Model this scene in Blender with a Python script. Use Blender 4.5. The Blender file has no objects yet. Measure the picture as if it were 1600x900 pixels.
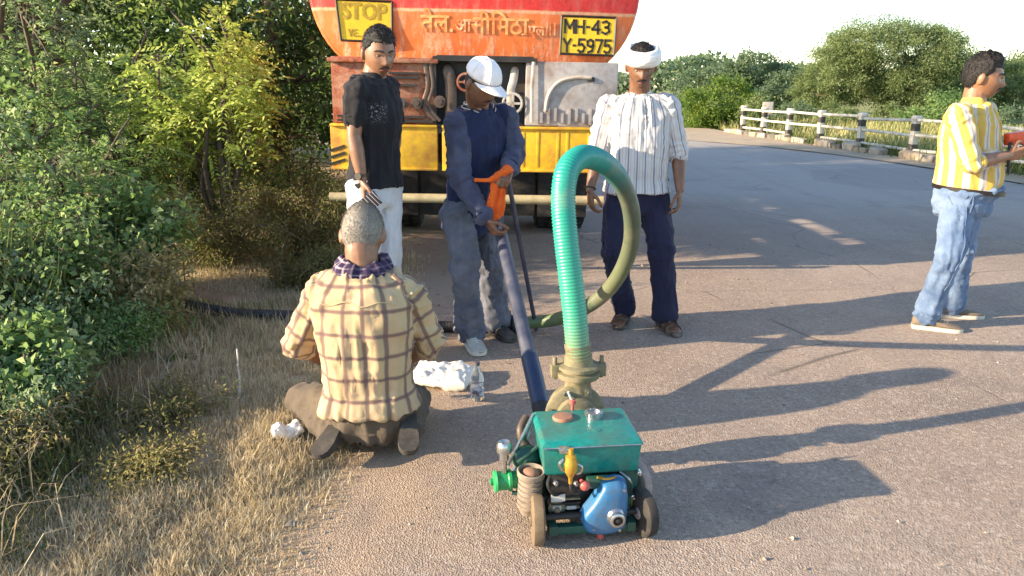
import bpy, bmesh, math, random
import numpy as np
from mathutils import Vector, Matrix

scene = bpy.context.scene
COL = scene.collection
R = math.radians
random.seed(7)
rng = np.random.default_rng(11)

# ------------------------------------------------------------------ camera, sky, sun, exposure
PITCH = R(15.25)
FPX = 1155.0                       # focal length in pixels of a 1600 px wide picture
CAMH = 1.5
cam_d = bpy.data.cameras.new('camera')
cam_d.sensor_width = 36.0
cam_d.lens = FPX / 1600 * 36.0
cam_d.clip_end = 3000
cam = bpy.data.objects.new('camera', cam_d)
COL.objects.link(cam)
cam.location = (0, 0, CAMH)
cam.rotation_euler = (R(90) - PITCH, 0, 0)
scene.camera = cam

SUN_EL = R(18.6)
SUN_DIR = R(14.8)                  # light travels along (cos, sin) of this angle on the ground
world = bpy.data.worlds.new('World')
scene.world = world
world.use_nodes = True
wn = world.node_tree
bg = wn.nodes['Background']
sky = wn.nodes.new('ShaderNodeTexSky')
sky.sky_type = 'NISHITA'
sky.sun_disc = False
sky.sun_elevation = SUN_EL
tx, ty = -math.cos(SUN_DIR), -math.sin(SUN_DIR)     # towards the sun
sky.sun_rotation = math.atan2(tx, ty)
sky.altitude = 300
sky.air_density = 1.0
sky.dust_density = 0.5
sky.ozone_density = 1.2
wn.links.new(sky.outputs[0], bg.inputs[0])
bg.inputs[1].default_value = 0.15
sun_d = bpy.data.lights.new('sun', 'SUN')
sun_d.energy = 5.0
sun_d.angle = R(0.6)
sun_d.color = (1.0, 0.80, 0.56)
sun = bpy.data.objects.new('sun', sun_d)
COL.objects.link(sun)
ce = math.cos(SUN_EL)
sun.rotation_euler = Vector((-tx * ce, -ty * ce, -math.sin(SUN_EL))).to_track_quat('-Z', 'Y').to_euler()
sun.location = (-20, -8, 12)
scene.view_settings.view_transform = 'Standard'
scene.view_settings.look = 'None'
scene.view_settings.gamma = 1
scene.view_settings.use_curve_mapping = False
scene.view_settings.exposure = 1.47
scene.cycles.max_bounces = 8
scene.cycles.transparent_max_bounces = 8

cp, sp = math.cos(PITCH), math.sin(PITCH)
def P(px, py, Y):
    """the point of the place at depth Y (metres ahead of the camera) that the photograph shows at px, py"""
    u = (px - 800) / FPX; v = -(py - 450) / FPX
    d = Vector((u, cp + v * sp, -sp + v * cp))
    return Vector((0, 0, CAMH)) + d * (Y / d.y)
def ground(px, py, z=0.0):
    u = (px - 800) / FPX; v = -(py - 450) / FPX
    d = Vector((u, cp + v * sp, -sp + v * cp))
    return Vector((0, 0, CAMH)) + d * ((z - CAMH) / d.z)
def Q(px, Y, z):
    return Vector(((px - 800) / FPX * (Y * cp + (CAMH - z) * sp), Y, z))

# ------------------------------------------------------------------ numpy value noise
def _hash(ix, iy, iz, seed):
    h = (ix * 374761393 + iy * 668265263 + iz * 1274126177 + seed * 974711) & 0xFFFFFFFF
    h = ((h ^ (h >> 13)) * 1274126177) & 0xFFFFFFFF
    h = h ^ (h >> 16)
    return (h & 0xFFFF) / 65535.0
def vnoise(p, seed=0):
    p = np.asarray(p, dtype=np.float64)
    i = np.floor(p).astype(np.int64); f = p - i
    f = f * f * (3 - 2 * f)
    out = 0
    for dx in (0, 1):
        wx = f[:, 0] if dx else 1 - f[:, 0]
        for dy in (0, 1):
            wy = f[:, 1] if dy else 1 - f[:, 1]
            for dz in (0, 1):
                wz = f[:, 2] if dz else 1 - f[:, 2]
                out = out + wx * wy * wz * _hash(i[:, 0] + dx, i[:, 1] + dy, i[:, 2] + dz, seed)
    return out * 2 - 1
def fbm(p, seed=0, oct=3):
    p = np.asarray(p, dtype=np.float64); a = 1.0; s = 0
    for k in range(oct):
        s = s + a * vnoise(p, seed + k * 17); p = p * 2.03; a *= 0.5
    return s

# ------------------------------------------------------------------ material helper
class NT:
    def __init__(s, name):
        s.m = bpy.data.materials.new(name); s.m.use_nodes = True
        s.t = s.m.node_tree; s.t.nodes.clear()
        s.out = s.t.nodes.new('ShaderNodeOutputMaterial')
        s.b = s.t.nodes.new('ShaderNodeBsdfPrincipled')
        s.t.links.new(s.b.outputs[0], s.out.inputs[0])
    def new(s, typ, **kw):
        n = s.t.nodes.new(typ)
        for k, v in kw.items(): setattr(n, k, v)
        return n
    def put(s, sock, val):
        if val is None: return
        if isinstance(val, bpy.types.NodeSocket): s.t.links.new(val, sock)
        else:
            if isinstance(val, (tuple, list)) and len(val) == 3 and sock.type == 'RGBA': val = (*val, 1)
            sock.default_value = val
    def math(s, op, a, b=None, c=None, clamp=False):
        n = s.new('ShaderNodeMath', operation=op, use_clamp=clamp)
        s.put(n.inputs[0], a); s.put(n.inputs[1], b); s.put(n.inputs[2], c)
        return n.outputs[0]
    def mix(s, fac, a, b, mode='MIX'):
        n = s.new('ShaderNodeMix', data_type='RGBA', blend_type=mode)
        s.put(n.inputs[0], fac); s.put(n.inputs[6], a); s.put(n.inputs[7], b)
        return n.outputs[2]
    def ramp(s, fac, stops, interp='LINEAR'):
        n = s.new('ShaderNodeValToRGB'); n.color_ramp.interpolation = interp
        e = n.color_ramp.elements
        while len(e) < len(stops): e.new(0.5)
        for k, (p, c) in enumerate(stops):
            e[k].position = p
            if isinstance(c, (int, float)): c = (c, c, c)
            e[k].color = (*c, 1)
        s.put(n.inputs[0], fac)
        return n.outputs[0]
    def obj(s):
        return s.new('ShaderNodeTexCoord').outputs['Object']
    def geo(s):
        return s.new('ShaderNodeNewGeometry').outputs['Position']
    def scale(s, vec, sc):
        n = s.new('ShaderNodeMapping'); s.put(n.inputs[0], vec); n.inputs['Scale'].default_value = sc
        return n.outputs[0]
    def noise(s, vec, scale, detail=4, rough=0.55, dist=0.0):
        n = s.new('ShaderNodeTexNoise'); s.put(n.inputs['Vector'], vec)
        n.inputs['Scale'].default_value = scale; n.inputs['Detail'].default_value = detail
        n.inputs['Roughness'].default_value = rough; n.inputs['Distortion'].default_value = dist
        return n.outputs[0]
    def voro(s, vec, scale, feature='F1', out='Distance'):
        n = s.new('ShaderNodeTexVoronoi', feature=feature); s.put(n.inputs['Vector'], vec)
        n.inputs['Scale'].default_value = scale
        return n.outputs[out]
    def attr(s, name, out='Vector'):
        n = s.new('ShaderNodeAttribute', attribute_name=name)
        return n.outputs[out]
    def sep(s, v):
        n = s.new('ShaderNodeSeparateXYZ'); s.put(n.inputs[0], v); return n.outputs
    def bump(s, h, strength=0.3, dist=0.01):
        n = s.new('ShaderNodeBump'); n.inputs['Strength'].default_value = strength
        n.inputs['Distance'].default_value = dist; s.put(n.inputs['Height'], h)
        s.put(s.b.inputs['Normal'], n.outputs[0])
    def fin(s, color=None, rough=0.6, metal=0.0, spec=None, **kw):
        s.put(s.b.inputs['Base Color'], color); s.put(s.b.inputs['Roughness'], rough)
        s.put(s.b.inputs['Metallic'], metal)
        if spec is not None: s.b.inputs['Specular IOR Level'].default_value = spec
        for k, v in kw.items(): s.put(s.b.inputs[k.replace('_', ' ')], v)
        return s.m

def worn(name, col, dirt=(0.25, 0.19, 0.13), amount=0.35, rough=0.5, metal=0.0, scale=9.0, bump=0.15, col2=None):
    """paint, rubber or metal with patchy dirt and faint relief"""
    n = NT(name); o = n.obj()
    a = n.noise(o, scale, 6, 0.65); b = n.noise(o, scale * 6, 3)
    c = n.mix(n.ramp(b, [(0.3, 0.0), (0.7, 1.0)]), col, col2 or tuple(x * 0.8 for x in col))
    f = n.math('MULTIPLY', n.ramp(a, [(0.45, 0.0), (0.72, 1.0)]), amount * 2, clamp=True)
    c = n.mix(f, c, dirt)
    n.bump(n.noise(o, scale * 9, 4), bump, 0.003)
    r = n.math('ADD', n.math('MULTIPLY', f, 0.35), rough, clamp=True)
    return n.fin(c, r, metal)

# ------------------------------------------------------------------ geometry builder
def frame_of(d):
    d = Vector(d).normalized()
    a = Vector((0, 0, 1)) if abs(d.z) < 0.9 else Vector((1, 0, 0))
    x = a.cross(d).normalized(); y = d.cross(x)
    return x, y, d
class G:
    def __init__(s): s.v = []; s.f = []
    def add(s, vs, fs):
        o = len(s.v); s.v.extend([tuple(x) for x in vs]); s.f.extend([tuple(i + o for i in f) for f in fs]); return s
    def box(s, c, size, rot=None):
        hx, hy, hz = size[0] / 2, size[1] / 2, size[2] / 2
        vs = [Vector((x, y, z)) for x in (-hx, hx) for y in (-hy, hy) for z in (-hz, hz)]
        if rot is not None: vs = [rot @ v for v in vs]
        c = Vector(c)
        return s.add([v + c for v in vs], [(0, 1, 3, 2), (4, 6, 7, 5), (0, 4, 5, 1), (2, 3, 7, 6), (0, 2, 6, 4), (1, 5, 7, 3)])
    def rings(s, rs, cap=True, closed=False):
        n = len(rs[0]); vs = [p for r in rs for p in r]; fs = []
        m = len(rs)
        for k in range(m if closed else m - 1):
            for j in range(n):
                a = k * n + j; b = k * n + (j + 1) % n; k2 = (k + 1) % m
                fs.append((a, b, k2 * n + (j + 1) % n, k2 * n + j))
        if cap and not closed:
            fs.append(tuple(range(n))[::-1]); fs.append(tuple((m - 1) * n + j for j in range(n)))
        return s.add(vs, fs)
    def tube(s, pts, r, seg=8, cap=True, closed=False, flat=1.0):
        pts = [Vector(p) for p in pts]; m = len(pts)
        rr = [r] * m if isinstance(r, (int, float)) else list(r)
        rs = []; px = None
        for k in range(m):
            if closed: d = pts[(k + 1) % m] - pts[k - 1]
            else: d = pts[min(k + 1, m - 1)] - pts[max(k - 1, 0)]
            d = d.normalized()
            if px is None: x, y, _ = frame_of(d)
            else:
                x = (px - d * px.dot(d)).normalized(); y = d.cross(x)
            px = x
            rs.append([pts[k] + (x * math.cos(a) + y * math.sin(a) * flat) * rr[k] for a in (2 * math.pi * j / seg for j in range(seg))])
        return s.rings(rs, cap, closed)
    def cyl(s, a, b, r, seg=20, r2=None):
        return s.tube([a, b], [r, r if r2 is None else r2], seg)
    def lathe(s, base, axis, prof, seg=24):
        """prof: list of (radius, distance along axis)"""
        x, y, d = frame_of(axis); base = Vector(base)
        rs = [[base + d * h + (x * math.cos(t) + y * math.sin(t)) * max(r, 1e-4) for t in (2 * math.pi * j / seg for j in range(seg))] for r, h in prof]
        return s.rings(rs)
    def ell(s, c, rad, rot=None, seg=16, ring=10):
        c = Vector(c); rs = []
        for k in range(1, ring):
            t = math.pi * k / ring
            row = []
            for j in range(seg):
                a = 2 * math.pi * j / seg
                v = Vector((rad[0] * math.sin(t) * math.cos(a), rad[1] * math.sin(t) * math.sin(a), rad[2] * math.cos(t)))
                if rot is not None: v = rot @ v
                row.append(c + v)
            rs.append(row[::-1])
        return s.rings(rs)
    def capsule(s, a, b, ra, rb, seg=14, k=4):
        a = Vector(a); b = Vector(b); x, y, d = frame_of(b - a); prof = []
        for i in range(k):
            t = math.pi / 2 * (i + 0.35) / (k + 0.35); prof.append((a - d * ra * math.cos(t), ra * math.sin(t)))
        prof.append((a, ra)); prof.append((b, rb))
        for i in range(k):
            t = math.pi / 2 * (k - 1 - i + 0.35) / (k + 0.35); prof.append((b + d * rb * math.cos(t), rb * math.sin(t)))
        return s.rings([[c + (x * math.cos(t) + y * math.sin(t)) * r for t in (2 * math.pi * j / seg for j in range(seg))] for c, r in prof])
    def limb(s, pts, rad):
        for i in range(len(pts) - 1): s.capsule(pts[i], pts[i + 1], rad[i], rad[i + 1])
        return s
    def loft(s, rs, seg=28):
        """rs: (centre, side vector, front vector, half width, half depth, exponent)"""
        out = []
        for c, rx, fy, hw, hd, e in rs:
            row = []
            for j in range(seg):
                t = 2 * math.pi * j / seg; ct, st = math.cos(t), math.sin(t)
                row.append(Vector(c) + Vector(rx) * (hw * math.copysign(abs(ct) ** (2 / e), ct)) + Vector(fy) * (hd * math.copysign(abs(st) ** (2 / e), st)))
            out.append(row)
        return s.rings(out)
    def prism(s, outline, y0, y1, fr=None):
        """closed outline of (x, z) pushed from y0 to y1"""
        n = len(outline)
        vs = [Vector((x, y0, z)) for x, z in outline] + [Vector((x, y1, z)) for x, z in outline]
        if fr is not None: vs = [fr @ v for v in vs]
        fs = [tuple(range(n)), tuple(range(2 * n - 1, n - 1, -1))] + [((i + 1) % n, i, n + i, n + (i + 1) % n) for i in range(n)]
        return s.add(vs, fs)
    def mesh(s, name):
        m = bpy.data.meshes.new(name); m.from_pydata(s.v, [], s.f); m.update()
        bm = bmesh.new(); bm.from_mesh(m); bmesh.ops.recalc_face_normals(bm, faces=bm.faces); bm.to_mesh(m); bm.free()
        return m
    def build(s, name, mat, parent=None, smooth=True, bevel=0, origin=None, angle=40):
        m = s.mesh(name)
        return link_mesh(name, m, mat, parent, smooth, bevel, origin, angle)

def link_mesh(name, m, mat, parent=None, smooth=True, bevel=0, origin=None, angle=40):
    if bevel:
        bm = bmesh.new(); bm.from_mesh(m)
        bmesh.ops.remove_doubles(bm, verts=bm.verts, dist=1e-6)
        es = [e for e in bm.edges if len(e.link_faces) == 2 and e.calc_face_angle(0) > R(35)]
        bmesh.ops.bevel(bm, geom=es, offset=bevel, segments=2, affect='EDGES', profile=0.6, clamp_overlap=True)
        bm.to_mesh(m); bm.free()
    if origin is not None: m.transform(Matrix.Translation(-Vector(origin)))
    if smooth:
        m.shade_smooth()
        if angle < 180: m.set_sharp_from_angle(angle=R(angle))
    for x in (mat if isinstance(mat, (list, tuple)) else [mat]): m.materials.append(x)
    o = bpy.data.objects.new(name, m); COL.objects.link(o)
    if parent is not None: o.parent = parent
    return o
def tag(o, label=None, cat=None, group=None, kind=None):
    if label: o['label'] = label
    if cat: o['category'] = cat
    if group: o['group'] = group
    if kind: o['kind'] = kind
    return o
def thing(name, label, cat, loc=(0, 0, 0), group=None, rot=(0, 0, 0)):
    o = bpy.data.objects.new(name, None); COL.objects.link(o); o.empty_display_size = 0.1
    o.location = loc; o.rotation_euler = rot
    return tag(o, label, cat, group)
def copy_tree(o, parent=None):
    c = o.copy(); COL.objects.link(c)
    if parent is not None: c.parent = parent
    for ch in [x for x in o.children]: copy_tree(ch, c)
    return c
def np_mesh(name, verts, nface, k, attrs=None):
    """faces are consecutive runs of k vertices"""
    m = bpy.data.meshes.new(name)
    m.vertices.add(len(verts)); m.vertices.foreach_set('co', np.ascontiguousarray(verts, dtype=np.float32).ravel())
    m.loops.add(nface * k); m.loops.foreach_set('vertex_index', np.arange(nface * k, dtype=np.int32))
    m.polygons.add(nface); m.polygons.foreach_set('loop_start', np.arange(0, nface * k, k, dtype=np.int32))
    m.update(calc_edges=True)
    for a, val in (attrs or {}).items():
        at = m.attributes.new(a, 'FLOAT', 'POINT'); at.data.foreach_set('value', np.ascontiguousarray(val, dtype=np.float32))
    return m
def spline(pts, n=8):
    pts = [Vector(p) for p in pts]; out = []
    for i in range(len(pts) - 1):
        p0 = pts[max(i - 1, 0)]; p1 = pts[i]; p2 = pts[i + 1]; p3 = pts[min(i + 2, len(pts) - 1)]
        for k in range(n):
            t = k / n
            out.append(0.5 * ((2 * p1) + (p2 - p0) * t + (2 * p0 - 5 * p1 + 4 * p2 - p3) * t * t + (-p0 + 3 * p1 - 3 * p2 + p3) * t ** 3))
    out.append(pts[-1]); return out

# ------------------------------------------------------------------ ground, road, shoulder
def edge_x(y): return -0.86 + 0.0 * y
def ground_z(x, y):
    x = np.asarray(x, float); y = np.asarray(y, float)
    p = np.stack([x, y, np.zeros_like(x)], -1)
    e = x - (-0.95 + 0.28 * fbm(p * 0.9, 3, 3) + 0.10 * fbm(p * 5, 9, 2))
    left = np.where(e < 0, np.minimum(0.42, 0.015 - e * 0.07), 0.015 - e * 0.10)
    left = np.maximum(left, -0.09)
    z = left + np.where(e < 0.2, 0.020 * fbm(p * 2.2, 21, 3) + 0.010 * fbm(p * 9, 5, 2), 0)
    # beyond the railing the land drops to a field
    rx = 10.2 - 0.121 * (y - 2)
    z = np.where(x > rx + 0.15, -0.35 - 0.25 * np.clip((x - rx) / 6, 0, 2) + 0.05 * fbm(p * 0.7, 31, 2), z)
    far = np.clip((y - 30) / 8, 0, 1)
    z = z * (1 - far) + far * (-0.08 + 0.25 * np.clip((y - 38) / 100, 0, 3) * (1 + 0.3 * fbm(p * 0.05, 8, 2)))
    return z
def gz1(x, y): return float(ground_z(np.array([x]), np.array([y]))[0])

def axis(fine0, fine1, step, lo, hi, g=1.35):
    a = list(np.arange(fine0, fine1, step)); d = step; x = a[-1]
    while x < hi: d *= g; x += d; a.append(x)
    d = step; x = a[0]; b = []
    while x > lo: d *= g; x -= d; b.append(x)
    return np.array(b[::-1] + a)
def grid_obj(name, xs, ys, zf, mat):
    X, Y = np.meshgrid(xs, ys); Z = zf(X.ravel(), Y.ravel())
    v = np.stack([X.ravel(), Y.ravel(), Z], -1); nx, ny = len(xs), len(ys)
    m = bpy.data.meshes.new(name); m.vertices.add(len(v)); m.vertices.foreach_set('co', v.astype(np.float32).ravel())
    i = np.arange(ny - 1)[:, None] * nx + np.arange(nx - 1)[None, :]
    q = np.stack([i, i + 1, i + nx + 1, i + nx], -1).reshape(-1)
    m.loops.add(len(q)); m.loops.foreach_set('vertex_index', q.astype(np.int32))
    m.polygons.add(len(q) // 4); m.polygons.foreach_set('loop_start', np.arange(0, len(q), 4, dtype=np.int32))
    m.update(calc_edges=True); m.shade_smooth(); m.materials.append(mat)
    o = bpy.data.objects.new(name, m); COL.objects.link(o); return o

def mat_ground():
    n = NT('dry_earth'); p = n.geo()
    a = n.noise(p, 1.1, 6, 0.6); b = n.noise(p, 14, 5, 0.7); c = n.noise(p, 90, 3, 0.7)
    col = n.mix(n.ramp(a, [(0.35, 0.0), (0.65, 1.0)]), (0.30, 0.215, 0.135), (0.42, 0.34, 0.245))
    col = n.mix(n.ramp(b, [(0.4, 0.0), (0.75, 0.8)]), col, (0.26, 0.195, 0.125))
    col = n.mix(n.ramp(c, [(0.45, 0.0), (0.65, 0.6)]), col, (0.42, 0.34, 0.24))
    # field beyond the railing: dry pasture with green patches
    sx = n.sep(p)
    far = n.ramp(n.math('DIVIDE', n.math('SUBTRACT', sx[0], 9.5), 4.0, clamp=True), [(0, 0.0), (0.3, 1.0)])
    far2 = n.ramp(n.math('DIVIDE', n.math('SUBTRACT', sx[1], 30), 8.0, clamp=True), [(0, 0.0), (1, 1.0)])
    fcol = n.mix(n.ramp(n.noise(p, 0.35, 5), [(0.4, 0.0), (0.6, 1.0)]), (0.30, 0.27, 0.11), (0.15, 0.19, 0.06))
    fcol = n.mix(n.ramp(n.noise(p, 6, 4), [(0.4, 0.0), (0.7, 0.6)]), fcol, (0.24, 0.21, 0.09))
    col = n.mix(n.math('MAXIMUM', far, far2), col, fcol)
    n.bump(n.math('ADD', n.math('MULTIPLY', b, 0.6), c), 0.7, 0.02)
    return n.fin(col, 0.95, spec=0.15)
gr = grid_obj('ground', axis(-4.2, 1.2, 0.045, -500, 500, 1.22), axis(1.2, 8.0, 0.05, -40, 900, 1.16), ground_z, mat_ground())
tag(gr, kind='structure')

def mat_road():
    n = NT('worn_asphalt'); p = n.geo()
    big = n.noise(p, 0.5, 4, 0.55); mid = n.noise(p, 3.2, 5, 0.65); fine = n.noise(p, 105, 3, 0.8)
    st = n.voro(p, 150); st2 = n.voro(p, 75, 'F1', 'Color')
    col = n.mix(n.ramp(big, [(0.35, 0.0), (0.65, 1.0)]), (0.27, 0.205, 0.160), (0.385, 0.30, 0.235))
    col = n.mix(n.ramp(mid, [(0.45, 0.0), (0.75, 0.75)]), col, (0.40, 0.305, 0.225))
    col = n.mix(n.ramp(fine, [(0.35, 0.7), (0.5, 0.0)]), col, (0.19, 0.15, 0.125))
    col = n.mix(n.ramp(fine, [(0.56, 0.0), (0.72, 0.8)]), col, (0.47, 0.385, 0.30))
    sep = n.new('ShaderNodeSeparateColor'); n.put(sep.inputs[0], st2)
    col = n.mix(n.ramp(sep.outputs[0], [(0.80, 0.0), (0.84, 0.45)]), col, (0.47, 0.40, 0.33))
    col = n.mix(n.ramp(sep.outputs[1], [(0.82, 0.0), (0.86, 0.45)]), col, (0.17, 0.14, 0.12))
    # far road greyed: its bluish shade is put into the colour; reddish sand near the verge
    sx = n.sep(p)
    wob = n.math('ADD', sx[1], n.math('MULTIPLY', n.noise(p, 0.6, 4), 2.4))
    far_shade = n.ramp(n.math('DIVIDE', n.math('SUBTRACT', wob, 8.0), 4.0, clamp=True), [(0.0, 0.0), (1, 0.8)])
    col = n.mix(far_shade, col, n.mix(n.ramp(fine, [(0.4, 0.0), (0.6, 1.0)]), (0.35, 0.325, 0.305), (0.43, 0.395, 0.365)))
    sand = n.math('ADD', n.math('MULTIPLY', sx[0], -1.0), n.math('MULTIPLY', n.noise(p, 1.6, 5, 0.6), 1.1))
    col = n.mix(n.ramp(sand, [(0.75, 0.0), (1.25, 0.85)]), col, n.mix(n.ramp(fine, [(0.4, 0.0), (0.62, 1.0)]), (0.32, 0.215, 0.14), (0.50, 0.38, 0.26)))
    trk = n.noise(n.scale(p, (1.5, .10, 1)), 1.0, 4, .6); col = n.mix(n.ramp(trk, [(.48, 0.0), (.62, .35)]), col, n.mix(.5, col, (.20, .165, .14)))
    pat = n.voro(n.mix(0.10, p, n.new('ShaderNodeTexNoise').outputs['Color']), .42, 'F1', 'Color'); ps = n.new('ShaderNodeSeparateColor'); n.put(ps.inputs[0], pat)
    col = n.mix(n.ramp(ps.outputs[0], [(.70, 0.0), (.73, .28)]), col, (.235, .20, .18))
    # oily stains and thin cracks
    oil = n.ramp(n.noise(p, 1.3, 5, 0.6, 0.8), [(0.58, 0.0), (0.72, 0.4)])
    col = n.mix(oil, col, (0.16, 0.135, 0.12))
    crv = n.voro(n.mix(0.12, p, n.new('ShaderNodeTexNoise').outputs['Color']), 0.75, 'DISTANCE_TO_EDGE')
    crk = n.math('MULTIPLY', n.ramp(crv, [(0.0, 1.0), (0.006, 0.0)]), n.ramp(n.noise(p, 0.8, 2), [(0.5, 0.0), (0.6, 0.7)]))
    col = n.mix(crk, col, (0.06, 0.05, 0.045))
    h = n.math('ADD', n.math('MULTIPLY', fine, 0.8), n.math('MULTIPLY', st, 0.9))
    n.bump(n.math('SUBTRACT', h, n.math('MULTIPLY', crk, 2.0)), 0.6, 0.007)
    return n.fin(col, 0.9, spec=0.2)
def strip(name, left, right, n, mat, z, nx=8):
    L = spline([Vector((*p, 0)) for p in left], n); Rr = spline([Vector((*p, 0)) for p in right], n)
    vs = []; fs = []
    for a, b in zip(L, Rr):
        for k in range(nx + 1):
            q = a.lerp(b, k / nx); vs.append((q.x, q.y, z + 0.012 * float(fbm(np.array([[q.x * .6, q.y * .6, 0]]), 77, 2)[0]) * (1 if 0 < k < nx else 0)))
    for i in range(len(L) - 1):
        for k in range(nx):
            a = i * (nx + 1) + k; fs.append((a, a + 1, a + nx + 2, a + nx + 1))
    g = G(); g.add(vs, fs); o = g.build(name, mat); tag(o, kind='structure'); return o
RAILX = lambda y: 8.66 - 0.121 * (y - 15.8)
road = strip('road', [(-1.5, -6), (-1.5, 4), (-1.6, 12), (-1.9, 22), (-6, 32), (-16, 40), (-50, 52)],
             [(11.5, -6), (RAILX(4) - .35, 4), (RAILX(12) - .35, 12), (RAILX(22) - .35, 22), (6.2, 31), (-4, 45), (-46, 62)], 14, mat_road(), 0.0)
ns = NT('sandy_gravel'); p = ns.geo(); f = ns.noise(p, 60, 4, .75)
c = ns.mix(ns.ramp(f, [(.35, 0.0), (.65, 1.0)]), (.29, .21, .14), (.50, .39, .27)); c = ns.mix(ns.ramp(ns.noise(p, 2, 4), [(.45, 0.0), (.7, .6)]), c, (.22, .2, .12))
ns.bump(f, .6, .02); M_SAND = ns.fin(c, .95)
strip('gravel_shoulder', [(RAILX(4) - 1.0, 4), (RAILX(10) - 1.1, 10), (RAILX(15) - 1.0, 15), (RAILX(19) - 1.7, 19), (RAILX(23) - 3.6, 23), (2.2, 27.5), (2.4, 31)],
      [(RAILX(4) - .1, 4), (RAILX(10) - .1, 10), (RAILX(15) - .1, 15), (RAILX(19) - .1, 19), (RAILX(23) - .1, 23), (RAILX(27) - .1, 27.5), (RAILX(31), 31)], 8, M_SAND, 0.018, 4)

# loose stones on the verge and the road: far too many to count
def stones():
    n = 2100
    x = np.concatenate([rng.normal(-0.95, 0.28, 1500), rng.uniform(-1, 3.2, 600)]); y = rng.uniform(1.7, 7.5, n)
    s = 0.0035 + 0.0075 * rng.random(n) ** 3
    base = np.array([(1, 0, 0), (-.5, .87, 0), (-.5, -.87, 0), (0, 0, 1), (0, 0, -1)], float)
    tri = [(0, 1, 3), (1, 2, 3), (2, 0, 3), (1, 0, 4), (2, 1, 4), (0, 2, 4)]
    z = np.maximum(ground_z(x, y), 0.0)
    a = rng.random(n) * 6.28
    ca, sa = np.cos(a), np.sin(a)
    b = base[None] * (0.6 + 0.8 * rng.random((n, 5, 3))) * s[:, None, None]
    bx = b[..., 0] * ca[:, None] - b[..., 1] * sa[:, None]; by = b[..., 0] * sa[:, None] + b[..., 1] * ca[:, None]
    v = np.stack([bx + x[:, None], by + y[:, None], b[..., 2] * .7 + z[:, None] + s[:, None] * .25], -1)
    V = v[:, np.array(tri).ravel()].reshape(-1, 3)
    m = np_mesh('gravel', V, n * 6, 3, {'tint': np.repeat(rng.random(n), 18)})
    k = NT('loose_stone'); t = k.attr('tint', 'Fac')
    m.materials.append(k.fin(k.ramp(t, [(0, (.10, .08, .07)), (.5, (.27, .21, .16)), (1, (.45, .38, .30))]), .9))
    o = bpy.data.objects.new('gravel', m); COL.objects.link(o); tag(o, 'loose small stones scattered over the road and its dusty edge', 'gravel', kind='stuff')
stones()

# ------------------------------------------------------------------ water tanker truck
M_ORANGE = None
def mat_tank(stripe=True):
    n = NT('tanker_orange_paint'); o = n.obj(); s = n.sep(o)
    a = n.noise(o, 2.2, 6, .62); b = n.noise(n.scale(o, (7, 7, 1.6)), 2.2, 5, .65); f = n.noise(o, 38, 4, .7)
    col = n.mix(n.ramp(a, [(.35, 0.0), (.68, 1.0)]), (.80, .20, .045), (.66, .125, .028))
    zz = n.math('ADD', s[2], n.math('MULTIPLY', n.math('SUBTRACT', a, .5), .012))
    if stripe:
        red = n.ramp(n.math('SUBTRACT', zz, 1.5), [(.535, 0.0), (.545, 1.0)])
        col = n.mix(red, col, n.mix(n.ramp(f, [(.4, 0.0), (.7, 1.0)]), (.70, .035, .028), (.52, .022, .02)))
        pale = n.math('MULTIPLY', n.ramp(n.math('SUBTRACT', zz, 1.5), [(.515, 0.0), (.52, 1.0), (.535, 1.0), (.54, 0.0)]), n.ramp(f, [(.35, .3), (.6, .9)]))
        col = n.mix(pale, col, (.72, .45, .28))
    # pale scraped primer, mostly low on the head and in vertical runs; rust
    low = n.ramp(n.math('SUBTRACT', s[2], 1.4), [(.1, 1.0), (.5, .35), (.75, .1)])
    scr = n.math('MULTIPLY', n.ramp(b, [(.47, 0.0), (.60, 1.0)]), low)
    col = n.mix(n.math('MULTIPLY', scr, n.ramp(f, [(.38, .2), (.55, .95)])), col, (.72, .52, .36))
    rust = n.math('MULTIPLY', n.ramp(n.noise(o, 5.5, 6, .7), [(.56, 0.0), (.68, .85)]), low)
    col = n.mix(rust, col, (.20, .055, .02))
    n.bump(n.math('ADD', n.math('MULTIPLY', a, 1.5), n.math('MULTIPLY', scr, .2)), .35, .02)
    return n.fin(col, n.ramp(f, [(.3, .38), (.7, .62)]), 0, .45)
M_TANK = mat_tank()
M_YEL = worn('bumper_yellow_paint', (.78, .46, .012), (.36, .15, .03), .55, .5, scale=4.2, col2=(.60, .36, .02))
M_BLACKP = worn('greasy_black', (.018, .017, .017), (.06, .045, .035), .3, .55)
M_GREYP = worn('dusty_grey_panel', (.30, .285, .285), (.17, .10, .07), .46, .6, scale=5, col2=(.40, .37, .35))
M_RUSTP = worn('rusty_orange_panel', (.42, .085, .025), (.50, .33, .21), .34, .55, scale=11, col2=(.10, .028, .015))
M_PIPE = worn('old_iron_pipe', (.12, .085, .065), (.06, .04, .03), .35, .5, .3)
M_PALE = worn('chipped_pale_paint', (.54, .49, .43), (.22, .14, .09), .42, .5)
M_TYRE = worn('tyre_rubber', (.022, .021, .02), (.11, .09, .07), .3, .85)
M_UNDER = worn('dusty_underrun_bar', (.50, .42, .24), (.26, .2, .12), .4, .6)
M_PLATE = worn('plate_yellow', (.85, .52, .012), (.55, .30, .03), .18, .45, scale=12)
M_BLK = worn('sign_black', (.02, .017, .012), (.10, .07, .03), .2, .5)
M_OLV = worn('faded_sign_paint', (.36, .23, .012), (.75, .46, .02), .28, .5, scale=20)
M_GLASS = NT('dark_window').fin((.02, .025, .03), .08)

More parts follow.
